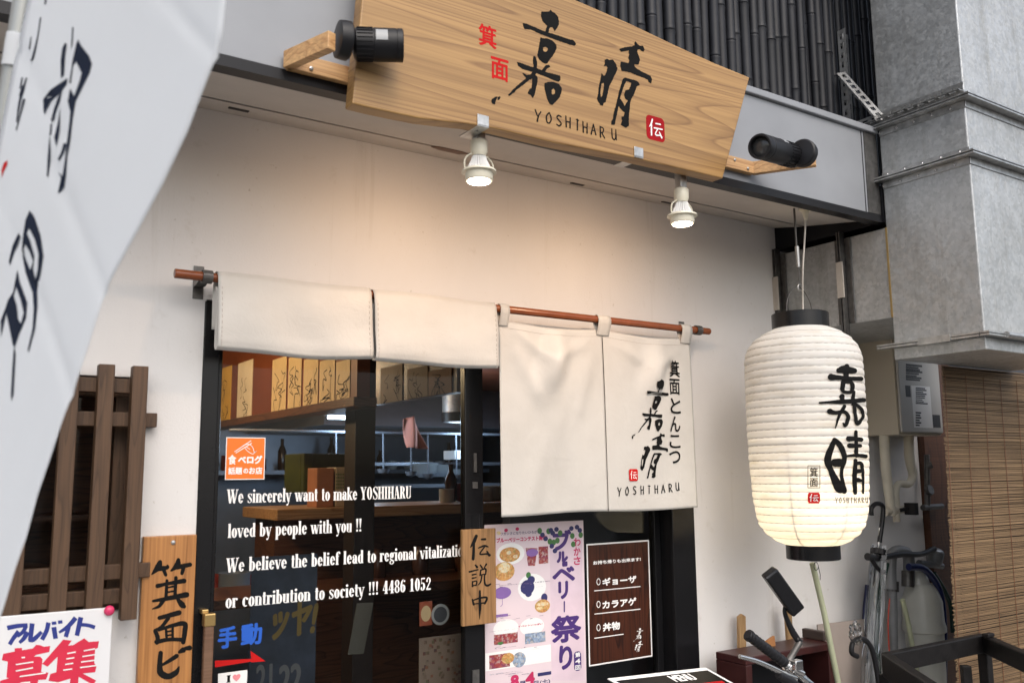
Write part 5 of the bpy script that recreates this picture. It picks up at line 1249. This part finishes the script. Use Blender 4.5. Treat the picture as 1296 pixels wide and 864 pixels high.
m = MB().prism([(P(968,806,-.13).x,P(968,806,-.13).z),(P(983,826,-.13).x,z1),(P(966,826,-.13).x,z1),(P(969,815,-.13).x,P(969,815,-.13).z)], -.135, -.125)
m = MB().prism([(P(x_,y_,-.13).x,P(x_,y_,-.13).z) for x_, y_ in ((968,812),(979,804),(981,826),(962,829))], -.135, -.125)
tag(obj('wood_scrap', m, plain('orange_wood', (.38,.17,.06), .6), loc=tuple(P(970,826,-.13))), 'small orange-brown wood scrap standing on the dark red box', 'scrap')

# ------------------------------------------------------------------ bicycle
by = -.62
bk = thing('bicycle', (2.2,by,0), 'bicycle with a black grip, silver brake lever and black mirror at the lower edge', 'bicycle')
g0, g1 = P(947,803,by), P(993,838,by)
h2 = P(1012,853,by); h3 = P(1040,880,by)
hb_ = obj('handlebar', MB().tube([g0.lerp(g1,.1),g1,h2,h3,h3+Vector((.10,.04,-.06)),h3+Vector((.2,.10,-.08)),h3+Vector((.33,.12,-.05))], .011, 14, smooth=5), CHROME, bk, smooth=50)
d = (g1-g0); m = MB(); pts, rs = [], []
for k in range(41):
    t = k/40; pts.append(g0+d*t); rs.append(.0165 if t < .06 else (.0145+(.0014 if (int(t*22) % 2) else 0)))
obj('grip', MB().tube(pts, rs, 18), BLACKP, bk, smooth=40)
obj('grip_cap', MB().tube([g0-d*.02, g0+d*.04], [.012,.0175], 16), BLACKP, bk, smooth=40)
cl = P(1000,838,by-.01)
obj('brake_clamp', MB().tube([g1+d*.05,g1+d*.25], .019, 16).obox(cl+Vector((.012,-.012,-.006)), (.016,0,0), (0,.012,0), (.0,0,.014)).tube([P(1003,846,by-.02),P(1016,852,by-.02)], .010, 10), CHROME, bk, bevel=.002, smooth=40)
obj('brake_lever', MB().tube([P(936,830,by-.045),P(940,831,by-.045),P(958,836,by-.045),P(978,845,by-.04),P(993,853,by-.03),P(1006,858,by-.02)], [.006,.0065,.0068,.0078,.009,.010], 12, smooth=5), CHROME, bk, smooth=50)
obj('brake_body', MB().tube([P(985,853,by-.035),P(1002,864,by-.03),P(1014,874,by-.02)], [.011,.016,.012], 12, smooth=4), BLACKP, bk, smooth=50)
obj('brake_cable', MB().tube([P(1006,847,by-.01),P(1020,858,by-.02),P(1034,870,by-.02),P(1060,910,by)], .0035, 8, smooth=6), plain('grey_cable', (.18,.22,.26), .35), bk, smooth=50)
mm = P(991,748,by-.02)
mr = obj('mirror', MB().obox(mm, (P(1008,774,by)-P(973,725,by))*.5, (P(982,723,by)-P(967,735,by))*.5, Vector((.004,.014,.004))), BLACKG, bk, bevel=.006, seg=3, smooth=40)
obj('mirror_arm', MB().tube([P(996,762,by-.005),P(993,773,by-.005),P(998,788,by-.005),P(1005,802,by-.005),P(1012,812,by-.005)], [.006,.006,.008,.010,.010], 12, smooth=5), BLACKP, bk, smooth=50)
obj('mirror_clamp', MB().tube([P(1012,812,by-.008),P(1004,826,by-.005),P(998,836,by)], [.010,.009,.010], 12).lathe([(.004,0),(.003,.002)], P(1010,808,by-.018), (0,-1,0), 10), STEELD, bk, smooth=40)
hc = h3+Vector((.10,.04,-.06))
obj('stem', MB().tube([hc,(hc.x+.01,hc.y+.03,.70)], .015, 14), CHROME, bk, smooth=50)
fw = Vector((hc.x-.20,hc.y-.30,.33))
def fwheel(c, nm_):
    ax = Vector((.83,-.55,0)); e = Vector((.55,.83,0)); r = .33
    w_ = obj(nm_, MB().tube([c+e*r*math.cos(a)+Vector((0,0,r*math.sin(a))) for a in [2*math.pi*k/48 for k in range(49)]], .018, 10, cap=False), BLACKP, bk, smooth=50)
    m = MB()
    for k in range(18): a = 2*math.pi*k/18; m.tube([c+ax*(.02 if k % 2 else -.02), c+e*r*.95*math.cos(a)+Vector((0,0,r*.95*math.sin(a)))], .001, 4)
    obj('spoke', m, CHROME, w_)
fwheel(Vector((hc.x-.10,hc.y-.18,.35)), 'front_wheel'); fwheel(Vector((hc.x+.50,hc.y+.62-.3,.35)), 'rear_wheel')
obj('frame', MB().tube([(hc.x+.01,hc.y+.03,.72),(hc.x-.10,hc.y-.18,.35)], .013, 10).tube([(hc.x+.01,hc.y+.03,.66),(hc.x+.26,hc.y+.12,.30),(hc.x+.50,hc.y+.32,.35)], .015, 10), BLACK, bk, smooth=50)

# ------------------------------------------------------------------ black wooden frame, lower right
ZF = .985
F0, F1, F2 = PZ(1120,826,ZF), PZ(1244,801,ZF), PZ(1330,838,ZF)
bf = thing('wooden_trestle', (F0.x,F0.y,.5), 'black painted open wooden trestle standing in front of the reed blind', 'trestle')
BW = plain('black_painted_wood', (.010,.009,.009), .5, var=.4, vs_=30, bmp=.2, spec=.2)
e1 = (F1-F0); e2 = (F2-F1)
m = MB().bar(F0-Vector((0,0,.03)), F1-Vector((0,0,.03)), .030, .06); obj('rail', m, BW, bf, bevel=.004)
m = MB().bar(F1+e2.normalized()*.016-Vector((0,0,.031)), F2-Vector((0,0,.031)), .030, .06); obj('rail', m, BW, bf, bevel=.004)
G0 = F0+e2*.55*1.0
m = MB().bar(F0+e2.normalized()*.016-Vector((0,0,.032)), F0+e2*1.2-Vector((0,0,.032)), .032, .07); obj('rail', m, BW, bf, bevel=.004)
for c_, h in ((F0,.062),(F1,.062)):
    m = MB().box(c_.x-.017,c_.x+.017,c_.y-.017,c_.y+.017,0,ZF-h); obj('leg', m, BW, bf, bevel=.003)
c_ = F1.lerp(F2,.12)+Vector((0,0,.004)); obj('peg', MB().box(c_.x-.03,c_.x+.01,c_.y-.012,c_.y+.012,ZF,ZF+.012), BW, bf, bevel=.003)
m = MB().bar(F0.lerp(F1,.78)-Vector((0,0,.09)), F0.lerp(F1,.78)+e2*.02-Vector((0,0,.5)), .03, .03); obj('strut', m, BW, bf, bevel=.003)

# ------------------------------------------------------------------ white banner, near the camera
B0, B1 = Vector((.075,-.98,0)), Vector((.262,-1.50,0))
bu = (B1-B0).normalized(); bn = Vector((bu.y,-bu.x,0))
if bn.dot(CAM-B0) < 0: bn = -bn
def on_ban(px, py):
    d = ray(px, py); t = (B0-CAM).dot(bn)/d.dot(bn); return CAM+d*t
left = [(-80,44),(0,37),(56,26),(88,19),(180,2),(340,-26),(560,-60),(900,-110)]
right = [(-80,287),(0,284),(40,279),(70,271),(125,249),(167,233),(230,203),(288,172),(345,141),(370,128),(400,120),(473,97),(540,74),(580,62),(626,47),(680,34),(722,20),(775,5),(900,-40)]
def interp(T, y):
    for (a, xa), (b, xb) in zip(T, T[1:]):
        if y <= b: return xa+(xb-xa)*(y-a)/(b-a)
    return T[-1][1]
def bdisp(px, py):
    d = 0
    for (x0, y0, x1, y1), k in (((205,-10,272,70),.006),((70,215,128,370),.006),((30,330,110,560),.006),((25,60,70,150),.006)):
        L = math.hypot(x1-x0, y1-y0); nx, ny = -(y1-y0)/L, (x1-x0)/L; q = (px-x0)*nx+(py-y0)*ny
        al = ((px-x0)*(x1-x0)+(py-y0)*(y1-y0))/L/L; fade = math.exp(-max(0, -al, al-1)*3)
        d += -.55*k*fade*math.exp(-abs(q)/4.0)
    return d+.004*math.sin(py*.009+px*.012)
ban = thing('shop_banner', (B0.x,B0.y,.9), 'tall white cloth banner with black brush characters close to the camera on its pole', 'banner')
BAN = cloth_trans('white_banner_cloth', (.84,.87,.90), .4)
m = MB().grid(lambda u, v: (lambda py: (lambda px: on_ban(px, py)+bn*bdisp(px, py))(interp(left, py)+(interp(right, py)-interp(left, py))*u))(-80+v*900), 30, 90)
obj('cloth', m, BAN, ban, smooth=80, solid=.0008)
def ban_map(px, py): return on_ban(px, py)+bn*bdisp(px, py), bn
zb1 = lambda x, y: (20+x/3.086, y/3.086)
zb2 = lambda x, y: (x/3.086, 240+y/3.086)
BINK = plain('banner_ink', (.016,.022,.04), .8, spec=.08)
ik = Ink()
for l in ([(207,172),(214,180),(208,220),(202,300),(190,310),(190,240),(196,195)],
          [(258,160),(270,185),(300,225),(310,255),(300,290),(270,350),(245,400),(232,470),(222,540),(208,610),(200,690),(190,725),(176,750),(166,755),(170,715),(178,695),(168,670),(185,690),(196,640),(204,570),(218,490),(224,440),(215,400),(225,350),(240,380),(262,320),(270,290),(250,245),(238,260),(228,330),(222,330),(236,240),(250,180)],
          [(216,310),(212,335),(180,375),(150,400),(130,425),(126,450),(120,440),(114,390),(150,355)],
          [(196,350),(186,400),(164,450),(150,482),(146,470),(160,430),(176,390)],
          [(186,425),(182,480),(176,540),(168,575),(160,540),(172,480)],[(146,485),(152,490),(138,640),(134,692),(128,690),(130,620)],[(194,560),(204,565),(196,600),(178,630),(170,625),(184,600)]):
    ik.poly([[zb1(*p) for p in l]])
for l in ([(235,110),(240,115),(236,180),(230,200)],[(126,-5),(132,0),(128,25),(122,20)]): ik.poly([[zb1(*p) for p in l]])
ik.strokes([[(108,75,5),(98,150,5),(80,230,9),(70,240,4)],[(72,150,3),(66,195,6)],[(38,310,6),(30,350,5)],[(54,310,5),(44,350,8),(30,400,9),(18,480,5)],[(46,395,9),(30,460,5),(16,512,4)],[(40,340,5),(28,380,4)]], zb1, 1/3.086, n=5)
ik.poly([[zb1(*p) for p in [(60,825),(72,838),(82,880),(62,880),(44,866)]]])
for l in ([(122,82),(140,110),(160,180),(168,260),(155,330),(132,390),(138,460),(130,540),(104,634),(100,625),(120,540),(125,460),(120,400),(95,320),(80,240),(92,190),(105,120)],):
    ik.poly([[zb2(*p) for p in l], [zb2(*p) for p in [(118,150),(138,195),(150,250),(145,310),(132,350),(125,310),(134,260),(120,200),(108,170)]], [zb2(*p) for p in [(100,212),(118,245),(128,280),(112,312),(96,270),(92,232)]]])
for l, h in (([(76,170),(84,185),(60,240),(42,296),(38,280),(52,220)],None),([(68,312),(76,360),(102,440),(96,500),(70,560),(50,615),(44,605),(22,480),(0,575),(0,510),(20,460),(30,430),(50,400)],[(62,378),(78,430),(88,480),(76,522),(66,505),(62,450),(52,415)])):
    ik.poly([[zb2(*p) for p in l]]+([[zb2(*p) for p in h]] if h else []))
ik.poly([[zb2(*p) for p in [(48,610),(54,640),(44,800),(36,824),(34,800),(40,700)]]])
ik.build('lettering', BINK, ban, ban_map, .0012)
ik = Ink().poly([[(x/3, y/3) for x, y in [(42,612),(40,630),(26,655),(20,678),(18,650),(28,622)]]])
ik.build('red_mark', RED, ban, ban_map, .0012)
# pole and cloth loops
pp = on_ban(18,60)-bn*.02; pd_ = Vector((-.02,0,1)).normalized()
pt = on_ban(40,-120)-bn*.012; pb = on_ban(-4,150)-bn*.012
ax = (pt-pb)
obj('pole', MB().tube([pb-ax*3.2, pt+ax*.6], .016, 16), plain('grey_pole', (.36,.37,.36), .3, .4), ban, smooth=50)
for py in (62, ):
    c = on_ban(12,py)-bn*.012; obj('loop', MB().tube([c-ax*.075, c+ax*.075], .0185, 16), BAN, ban, smooth=50)

# ------------------------------------------------------------------ inside the shop
XB1 = P(440,508,.6).x
hw = thing('overhead_partition', (XB1+.03,1.8,1.80), 'red-brown hanging panel over the counter inside, covered with signed cards', 'partition')
obj('board', MB().box(XB1,XB1+.05,.52,3.1,1.82,CEIL-.001), REDWOOD, hw)
obj('beam', MB().box(XB1-.02,XB1+.07,.5,3.1,1.785,1.819), DARKWOOD, hw, bevel=.003)
def card(px0, py0, px1, py1, X, mat, label, seed, scrib=True, name='signed_card', cat='card', group=None):
    a, b = PX(px0,py1,X), PX(px1,py0,X); y0, y1 = sorted((a.y,b.y)); z0, z1 = sorted((a.z,b.z))
    t = thing(name, (X,(y0+y1)/2,z0), label, cat, group)
    obj('sheet', MB().box(X-.003,X-.0005,y0,y1,z0,z1), mat, t)
    rr = random.Random(seed); ik = Ink()
    if scrib:
        for k in range(5):
            y = y0+(y1-y0)*rr.uniform(.15,.8); z = z0+(z1-z0)*rr.uniform(.2,.85); pts = []
            for j in range(7): pts.append((y+rr.uniform(-.03,.03)*1.2, z-j*.014*rr.uniform(.5,1.5), rr.uniform(.0015,.004)))
            ik.stroke(pts, n=4)
        ik.build('signature', INK, t, lambda u, v: (Vector((X-.0035,min(y1,max(y0,u)),min(z1,max(z0,v)))), Vector((-1,0,0))), .0005)
    return t
XC = XB1
GC = 'signed cards pinned over the counter'
card(344,450,364,522,XC,PAPERW,'plain signed card at the left end of the card row over the counter',1,group=GC)
card(364.5,448,383,524,XC,PAPERW,'signed card with a tall pen drawing second in the card row',2,group=GC)
card(384,450,404,519,XC,PAPERW,'signed card with two columns of writing, middle of the card row',3,group=GC)
card(404.5,452,425,515,XC,PAPERW,'signed card with thick writing, fourth in the card row',4,group=GC)
card(425.5,454,444,512,XC,PAPERW,'signed card partly hidden by the dark post at the right of the row',5,group=GC)
card(300,454,321,532,XC,plain('pale_menu_strip', (.66,.56,.42), .4),'pale long paper menu strip over the counter inside',6,name='menu_strip',cat='paper')
t = card(277,462,294,536,XC,YELLOWP,'yellow paper menu strip beside the glass edge inside',7,name='menu_strip',cat='paper')
XB2 = P(575,500,.6).x
h2_ = thing('overhead_partition', (XB2+.03,1.0,1.83), 'shorter dark hanging panel inside near the mullion, with signed cards', 'partition')
obj('board', MB().box(XB2,XB2+.04,.58,1.35,1.86,CEIL-.001), DARKWOOD, h2_)
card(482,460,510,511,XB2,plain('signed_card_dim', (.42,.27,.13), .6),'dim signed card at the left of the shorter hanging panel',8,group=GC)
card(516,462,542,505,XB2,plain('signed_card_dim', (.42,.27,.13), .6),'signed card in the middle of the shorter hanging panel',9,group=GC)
card(543,464,572,501,XB2,plain('rust_card', (.40,.17,.07), .6),'rust-coloured signed card at the right of the shorter hanging panel',10,group=GC)
q = P(452,600,.75)
tag(obj('dark_post', MB().box(q.x-.01,q.x+.075,.75,.85,0,CEIL-.001), plain('near_black_post', (.018,.010,.007), .5), bevel=.003, loc=(q.x,.8,0)), 'dark brown wooden post behind the door glass inside', 'post')
# downlight
q = PZ(292,453,CEIL-.02)
dn = thing('ceiling_downlight', (q.x,q.y,CEIL-.02), 'small bright round downlight seen in the shop ceiling at the left edge of the glass', 'light')
obj('lens', MB().lathe([(.001,0),(.045,0),(.05,.018)], (q.x,q.y,CEIL-.02), n=24), emit('downlight_face', (1,.85,.6), 14), dn)
ld = bpy.data.lights.new('downlight', 'POINT'); ld.energy = 10; ld.color = (1,.72,.42); ld.shadow_soft_size = .05
lo = bpy.data.objects.new('downlight', ld); COL.objects.link(lo); lo.parent = dn; lo.location = (0,0,-.06)
d2 = thing('ceiling_downlight', (.45,1.35,CEIL-.02), 'round downlight in the shop ceiling above the customers, nearest the door', 'light')
obj('lens', MB().lathe([(.001,0),(.045,0),(.05,.018)], (.45,1.35,CEIL-.02), n=24), emit('downlight_face', (1,.85,.6), 14), d2)
ld = bpy.data.lights.new('downlight', 'POINT'); ld.energy = 32; ld.color = (1,.70,.38); ld.shadow_soft_size = .05
lo = bpy.data.objects.new('downlight', ld); COL.objects.link(lo); lo.parent = d2; lo.location = (0,0,-.06)
# counter and kitchen
ct = thing('counter', (2.2,1.6,0), 'dark wood dining counter inside with a pale raised top', 'counter')
zc = P(440,640,1.7).z
obj('body', MB().box(1.45,4.2,1.72,2.0,0,zc-.05), DARKWOOD, ct)
obj('top', MB().box(1.40,4.2,1.55,2.05,zc-.05,zc), wood('pale_counter', (.34,.19,.09), (.50,.31,.16), (1,8,8), 1.5, 8, .35), ct, bevel=.004)
obj('lower_top', MB().box(.9,4.2,1.15,1.55,zc-.36,zc-.32), DARKWOOD, ct, bevel=.004)
kt = thing('kitchen_unit', (3.0,4.2,0), 'stainless kitchen hood, wall and shelves beyond the counter', 'kitchen')
obj('back_sheet', MB().box(.6,4.3,4.6,4.65,0,CEIL-.001), KITSTEEL, kt)
obj('hood', MB().add([(2.2,3.0,1.86),(4.3,3.0,1.86),(4.3,4.59,1.86),(2.2,4.59,1.86),(2.5,3.7,CEIL-.001),(4.3,3.7,CEIL-.001),(4.3,4.59,CEIL-.001),(2.5,4.59,CEIL-.001)], [(0,3,2,1),(4,5,6,7),(0,1,5,4),(1,2,6,5),(2,3,7,6),(3,0,4,7)]), KITSTEEL, kt)
obj('shelf', MB().box(1.0,4.2,4.2,4.59,1.55,1.58).box(2.4,4.2,3.0,3.4,1.60,1.62), KITSTEEL, kt)
obj('worktop', MB().box(.8,4.2,2.7,3.5,.82,.88), KITSTEEL, kt)
q = P(428,528,2.6)
tb = thing('strip_light', (q.x,2.6,q.z), 'cool white strip light under the kitchen hood', 'light')
obj('tube', MB().box(q.x-.06,q.x+.16,2.58,2.62,q.z-.010,q.z+.010), emit('strip_face', (.70,.86,1), 5), tb)
obj('fitting', MB().box(q.x-.08,q.x+.18,2.56,2.64,q.z+.011,q.z+.04), KITSTEEL, tb)
for dx in (.1, .9):
    ld = bpy.data.lights.new('strip', 'POINT'); ld.energy = 8; ld.color = (.66,.82,1); ld.shadow_soft_size = .15
    lo = bpy.data.objects.new('strip', ld); COL.objects.link(lo); lo.parent = tb; lo.location = (dx,-.02,-.09)
q = P(578,500,2.4)
t = thing('vent_pipe', (q.x,2.4,P(576,530,2.4).z), 'silver round vent pipe with a dark open end above the kitchen', 'pipe')
z0 = P(576,528,2.4).z
obj('pipe', MB().lathe([(.09,z0+.03),(.09,CEIL-.001)], (q.x,2.4,0), n=24), GALV, t, smooth=40)
obj('open_end', MB().lathe([(.093,z0-.03),(.097,z0+.029)], (q.x,2.4,0), n=24), BLACK, t, smooth=40)
def item(name, mb, mat, label, cat, loc, **k): return tag(obj(name, mb, mat, loc=loc, **k), label, cat)
a, b = P(394,640,1.7), P(417,592,1.7)
item('chopstick_box', MB().box(a.x,b.x,1.64,1.76,zc,b.z), plain('salmon_box', (.40,.17,.09), .5), 'salmon tall chopstick box on the counter top', 'box', (a.x,1.7,zc), bevel=.004)
a, b = P(418,640,1.7), P(441,591,1.7)
item('chopstick_box', MB().box(a.x,b.x,1.64,1.76,zc,b.z), plain('cream_box', (.46,.36,.24), .5), 'cream tall box with a green dotted front on the counter top', 'box', (a.x,1.7,zc), bevel=.004)
ik = Ink(); bx = bpy.data.objects['chopstick_box.001']
for i in range(5):
    for j in range(5): q = P(426+i*2.8,600+j*4.2,1.639); ik.disc(q.x,q.z,.0035,.005,8)
ik.build('dot_print', GREENP, bx, wall_xz(1.64), .001)
a, b = P(376,600,2.3), P(440,574,2.3)
item('green_crate', MB().box(a.x,b.x,2.25,2.5,a.z-.1,b.z).box(a.x,a.x+.05,2.2,2.249,a.z-.1,b.z), plain('olive_plastic', (.05,.06,.012), .5), 'dim olive green crate behind the boxes in the kitchen', 'crate', (a.x,2.3,a.z), bevel=.004)
rc_ = random.Random(21)
pots = [('steel_pot',KITSTEEL,.09,.11,'pot'),('dark_bottle',plain('brown_bottle_glass',(.04,.018,.008),.15),.033,.20,'bottle'),('pale_tub',plain('pale_tub',(.40,.38,.33),.5),.06,.08,'tub'),('white_cup',plain('cup_glaze',(.5,.5,.48),.3),.04,.07,'cup'),('red_tin',plain('red_tin',(.25,.03,.02),.4),.045,.10,'tin')]
where = [('on the kitchen worktop',2.95,.881,1.1,3.6,26),('on the high kitchen shelf',4.38,1.581,1.5,4.0,18),('on the counter top',1.80,zc+.001,2.35,3.6,16)]
for wl, yy, zz, xa, xb, n_ in where:
    protos = {}
    for k in range(n_):
        nm__, mt_, r_, h_, cat_ = pots[rc_.randrange(len(pots))]
        x_ = xa+(xb-xa)*(k+.5)/n_; pos = Vector((x_, yy+rc_.uniform(-.05,.05), zz))
        if nm__ not in protos:
            if 'bottle' in nm__: pr = [(r_*.9,0),(r_,.01),(r_,h_*.6),(r_*.4,h_*.8),(r_*.4,h_)]
            else: pr = [(r_*.85,0),(r_,.01),(r_,h_),(r_*.9,h_),(r_*.8,h_*.5)]
            o = obj(nm__, MB().lathe(pr, pos, n=18), mt_, smooth=40, loc=tuple(pos)); protos[nm__] = o
            tag(o, f"{nm__.replace('_',' ')} in the row {wl} behind the door glass", cat_, f'things {wl}')
        else:
            o = protos[nm__].copy(); COL.objects.link(o); o.location = pos; o.scale = (1,1,rc_.uniform(.75,1.3))
t = thing('utensil_rail', (2.2,2.62,1.86), 'steel rail with hanging ladles in front of the kitchen hood', 'rail')
obj('rail', MB().tube([(1.5,2.66,1.80),(3.6,2.66,1.80)], .008, 8), KITSTEEL, t)
for k in range(7):
    x_ = 2.15+k*.16+rc_.uniform(-.03,.03); L_ = rc_.uniform(.18,.28)
    obj('ladle', MB().tube([(x_,2.66,1.795),(x_,2.65,1.795-L_)], .005, 6).lathe([(.002,-.035),(.03,-.025),(.04,0),(.036,0),(.026,-.02)], (x_,2.65,1.795-L_), n=12), KITSTEEL, t, smooth=40)
# pink cloth
m = MB().grid(lambda u, v: (lambda p: p+Vector((0,.03*math.sin(u*7+v*3),0)))(P(511+u*14+v*4+u*v*12,530+v*36-u*4+u*v*6,2.6)), 12, 12)
item('hanging_towel', m, PINK, 'pink towel hanging in the kitchen behind the glass', 'towel', tuple(P(520,530,2.6)), smooth=70, solid=.004)
for k, (px, py, n_) in enumerate(((538,604,5),(556,603,4),(572,606,3))):
    q = P(px, py, 2.9)
    for j in range(n_):
        item('bowl', MB().lathe([(.04,0),(.085,.035),(.09,.04),(.08,.036),(.03,.008)], (q.x,2.9,q.z+j*.013), n=20), plain('bowl_glaze', (.42,.46,.48), .3), 'pale bowl in the kitchen stacks behind the glass', 'bowl', (q.x,2.9,q.z), smooth=40)['group'] = 'bowls stacked in the kitchen'
q = P(555,612,2.9); item('bowl_shelf', MB().box(q.x-.35,q.x+.4,2.75,3.05,q.z-.02,q.z), KITSTEEL, 'steel shelf under the stacked bowls in the kitchen', 'shelf', (q.x,2.9,q.z))
a, b = P(571,581,2.8), P(592,570,2.8); item('white_carton', MB().box(a.x,b.x,2.75,2.9,a.z,b.z), WHITE, 'small white carton on the kitchen shelf near the mullion', 'carton', (a.x,2.8,a.z))
for k, (px, py) in enumerate(((420,660),(470,655),(520,652))):
    q = P(px,py,2.0)
    item('jar', MB().lathe([(.035,0),(.04,.01),(.04,.09),(.025,.11),(.025,.13)], (q.x,1.45,zc-.32), n=18), plain('dark_jar', (.07,.03,.02), .25), ('squat dark jar on the lower counter, left one','squat dark jar on the lower counter, middle one','squat dark jar on the lower counter, right one')[k], 'jar', (q.x,1.45,zc-.32), smooth=40)
# rack with leaflets, posters standing behind the glass
rk2 = thing('leaflet_rack', (1.15,.30,.55), 'leaflets leaning in a rack behind the left door glass', 'leaflets')
for k in range(4):
    a, b = P(440+k*4,828,.35+k*.01), P(460+k*4,764,.35+k*.01)
    m = MB().add([(a.x,.35+k*.012,a.z),(a.x+.025,.35+k*.012,a.z),(b.x+.018,.38+k*.012,b.z),(b.x-.01,.38+k*.012,b.z)], [(0,1,2,3)])
    obj('leaflet', m, plain('leaflet_paper', (.055,.05,.036), .6), rk2, solid=.003)
def pane_poster(name, px, Y, mat, label):
    a, b = P(px[0],px[3],Y), P(px[2],px[1],Y); t = thing(name, ((a.x+b.x)/2,Y,a.z), label, 'poster')
    obj('sheet', MB().box(a.x,b.x,Y,Y+.002,a.z,b.z), mat, t); return t, (a.x,a.z,b.x,b.z)
t, b = pane_poster('event_poster', (312,700,402,930), .20, plain('dim_blue_print', (.016,.022,.036), .5, var=.6, vs_=14), 'dim blue event poster with yellow lettering behind the left door glass')
U = lambda x, y: (b[0]+(b[2]-b[0])*x, b[1]+(b[3]-b[1])*y)
Ink().font('ッヤ!', (*U(.3,.52),*U(.95,.72)), .004, shear=.12).build('yellow_lettering', plain('ochre_print', (.13,.085,.015), .5), t, wall_xz(.20), .0006)
ik = Ink().font('21', (*U(.12,.22),*U(.34,.38)), .002).font('22', (*U(.46,.20),*U(.78,.36)), .003); ik.build('date_print', plain('grey_print', (.09,.09,.09), .5), t, wall_xz(.20), .0006)
t, b = pane_poster('map_poster', (530,800,592,930), .12, plain('tan_print', (.17,.12,.085), .5), 'tan picture map poster low behind the left door glass')
ik = Ink(); rr = random.Random(9)
U = lambda x, y: (b[0]+(b[2]-b[0])*x, b[1]+(b[3]-b[1])*y)
for k in range(60):
    x, y = rr.uniform(.05,.92), rr.uniform(.35,.95); ik.rect(*U(x,y),*U(x+.06,y+.035))
ik.build('picture_print', mottled('tile_print', [(.16,.13,.09),(.10,.03,.02),(.08,.10,.04),(.17,.15,.10),(.03,.03,.03)], 90), t, wall_xz(.12), .0006)
ik = Ink(); 
for k in range(18): x, y = rr.uniform(.05,.9), rr.uniform(.35,.93); ik.rect(*U(x,y),*U(x+.05,y+.03))
ik.build('dark_print', BROWNP, t, wall_xz(.12), .0009)
t, b = pane_poster('portrait_sticker', (531,760,547,792), .12, plain('rust_print', (.30,.07,.03), .5), 'small rust-red card above the tan map poster')
Ink().disc((b[0]+b[2])/2,(b[1]+b[3])/2,.018,.024).build('pale_print', PAPERW, t, wall_xz(.12), .0006)
q = P(557,777,.12); t = thing('round_sticker', (q.x,.12,q.z-.04), 'round white sticker beside the rust-red card behind the glass', 'sticker')
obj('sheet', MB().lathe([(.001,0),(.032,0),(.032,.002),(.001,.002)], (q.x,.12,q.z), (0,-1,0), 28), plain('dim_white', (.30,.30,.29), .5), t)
Ink().disc(q.x,q.z,.024).build('dark_print', DARKGREY, t, wall_xz(.118), .0006)
# made-up grey panel behind the right door, giving its glass a dark grey tone
a = P(640,700,.45)
tag(obj('added_dark_panel', MB().box(a.x+.02,2.9,.45,.5,0,CEIL-.001), plain('added_panel_grey', (.10,.10,.11), .6), loc=(2.3,.45,0)), 'dark grey panel added inside to darken the glass of the right door', 'partition')
# magazines and display behind the lattice
a, b = P(45,735,.25), P(66,610,.25)
t = thing('magazine_display', (.1,.3,1.2), 'red and pink magazine cover behind the lattice window', 'magazine')
obj('cover', MB().box(-.05,.175,.30,.31,1.30,1.66), plain('red_cover', (.30,.03,.05), .4, var=.7, vs_=18), t)
ik = Ink(); rr = random.Random(12)
ik.font('花', (.08,1.47,.14,1.53), .002).font('あ', (.06,1.55,.12,1.60), .002); ik.font('特集号', (.04,1.33,.16,1.37), .001)
ik.build('lettering', YELLOWP, t, wall_xz(.30), .0006)
q = P(133,640,.35)
item('purple_box', MB().box(q.x-.03,q.x+.05,.32,.38,q.z-.03,q.z+.05), plain('mauve_box', (.30,.20,.32), .5), 'small mauve box standing behind the lattice window', 'box', tuple(q), bevel=.003)
item('inner_shelf', MB().box(-.5,.6,.30,.55,1.235,1.26).box(-.5,.6,.31,.55,1.43,1.445), DARKWOOD, 'dark shelf unit inside the lattice window', 'shelf', (0,.4,1.2))
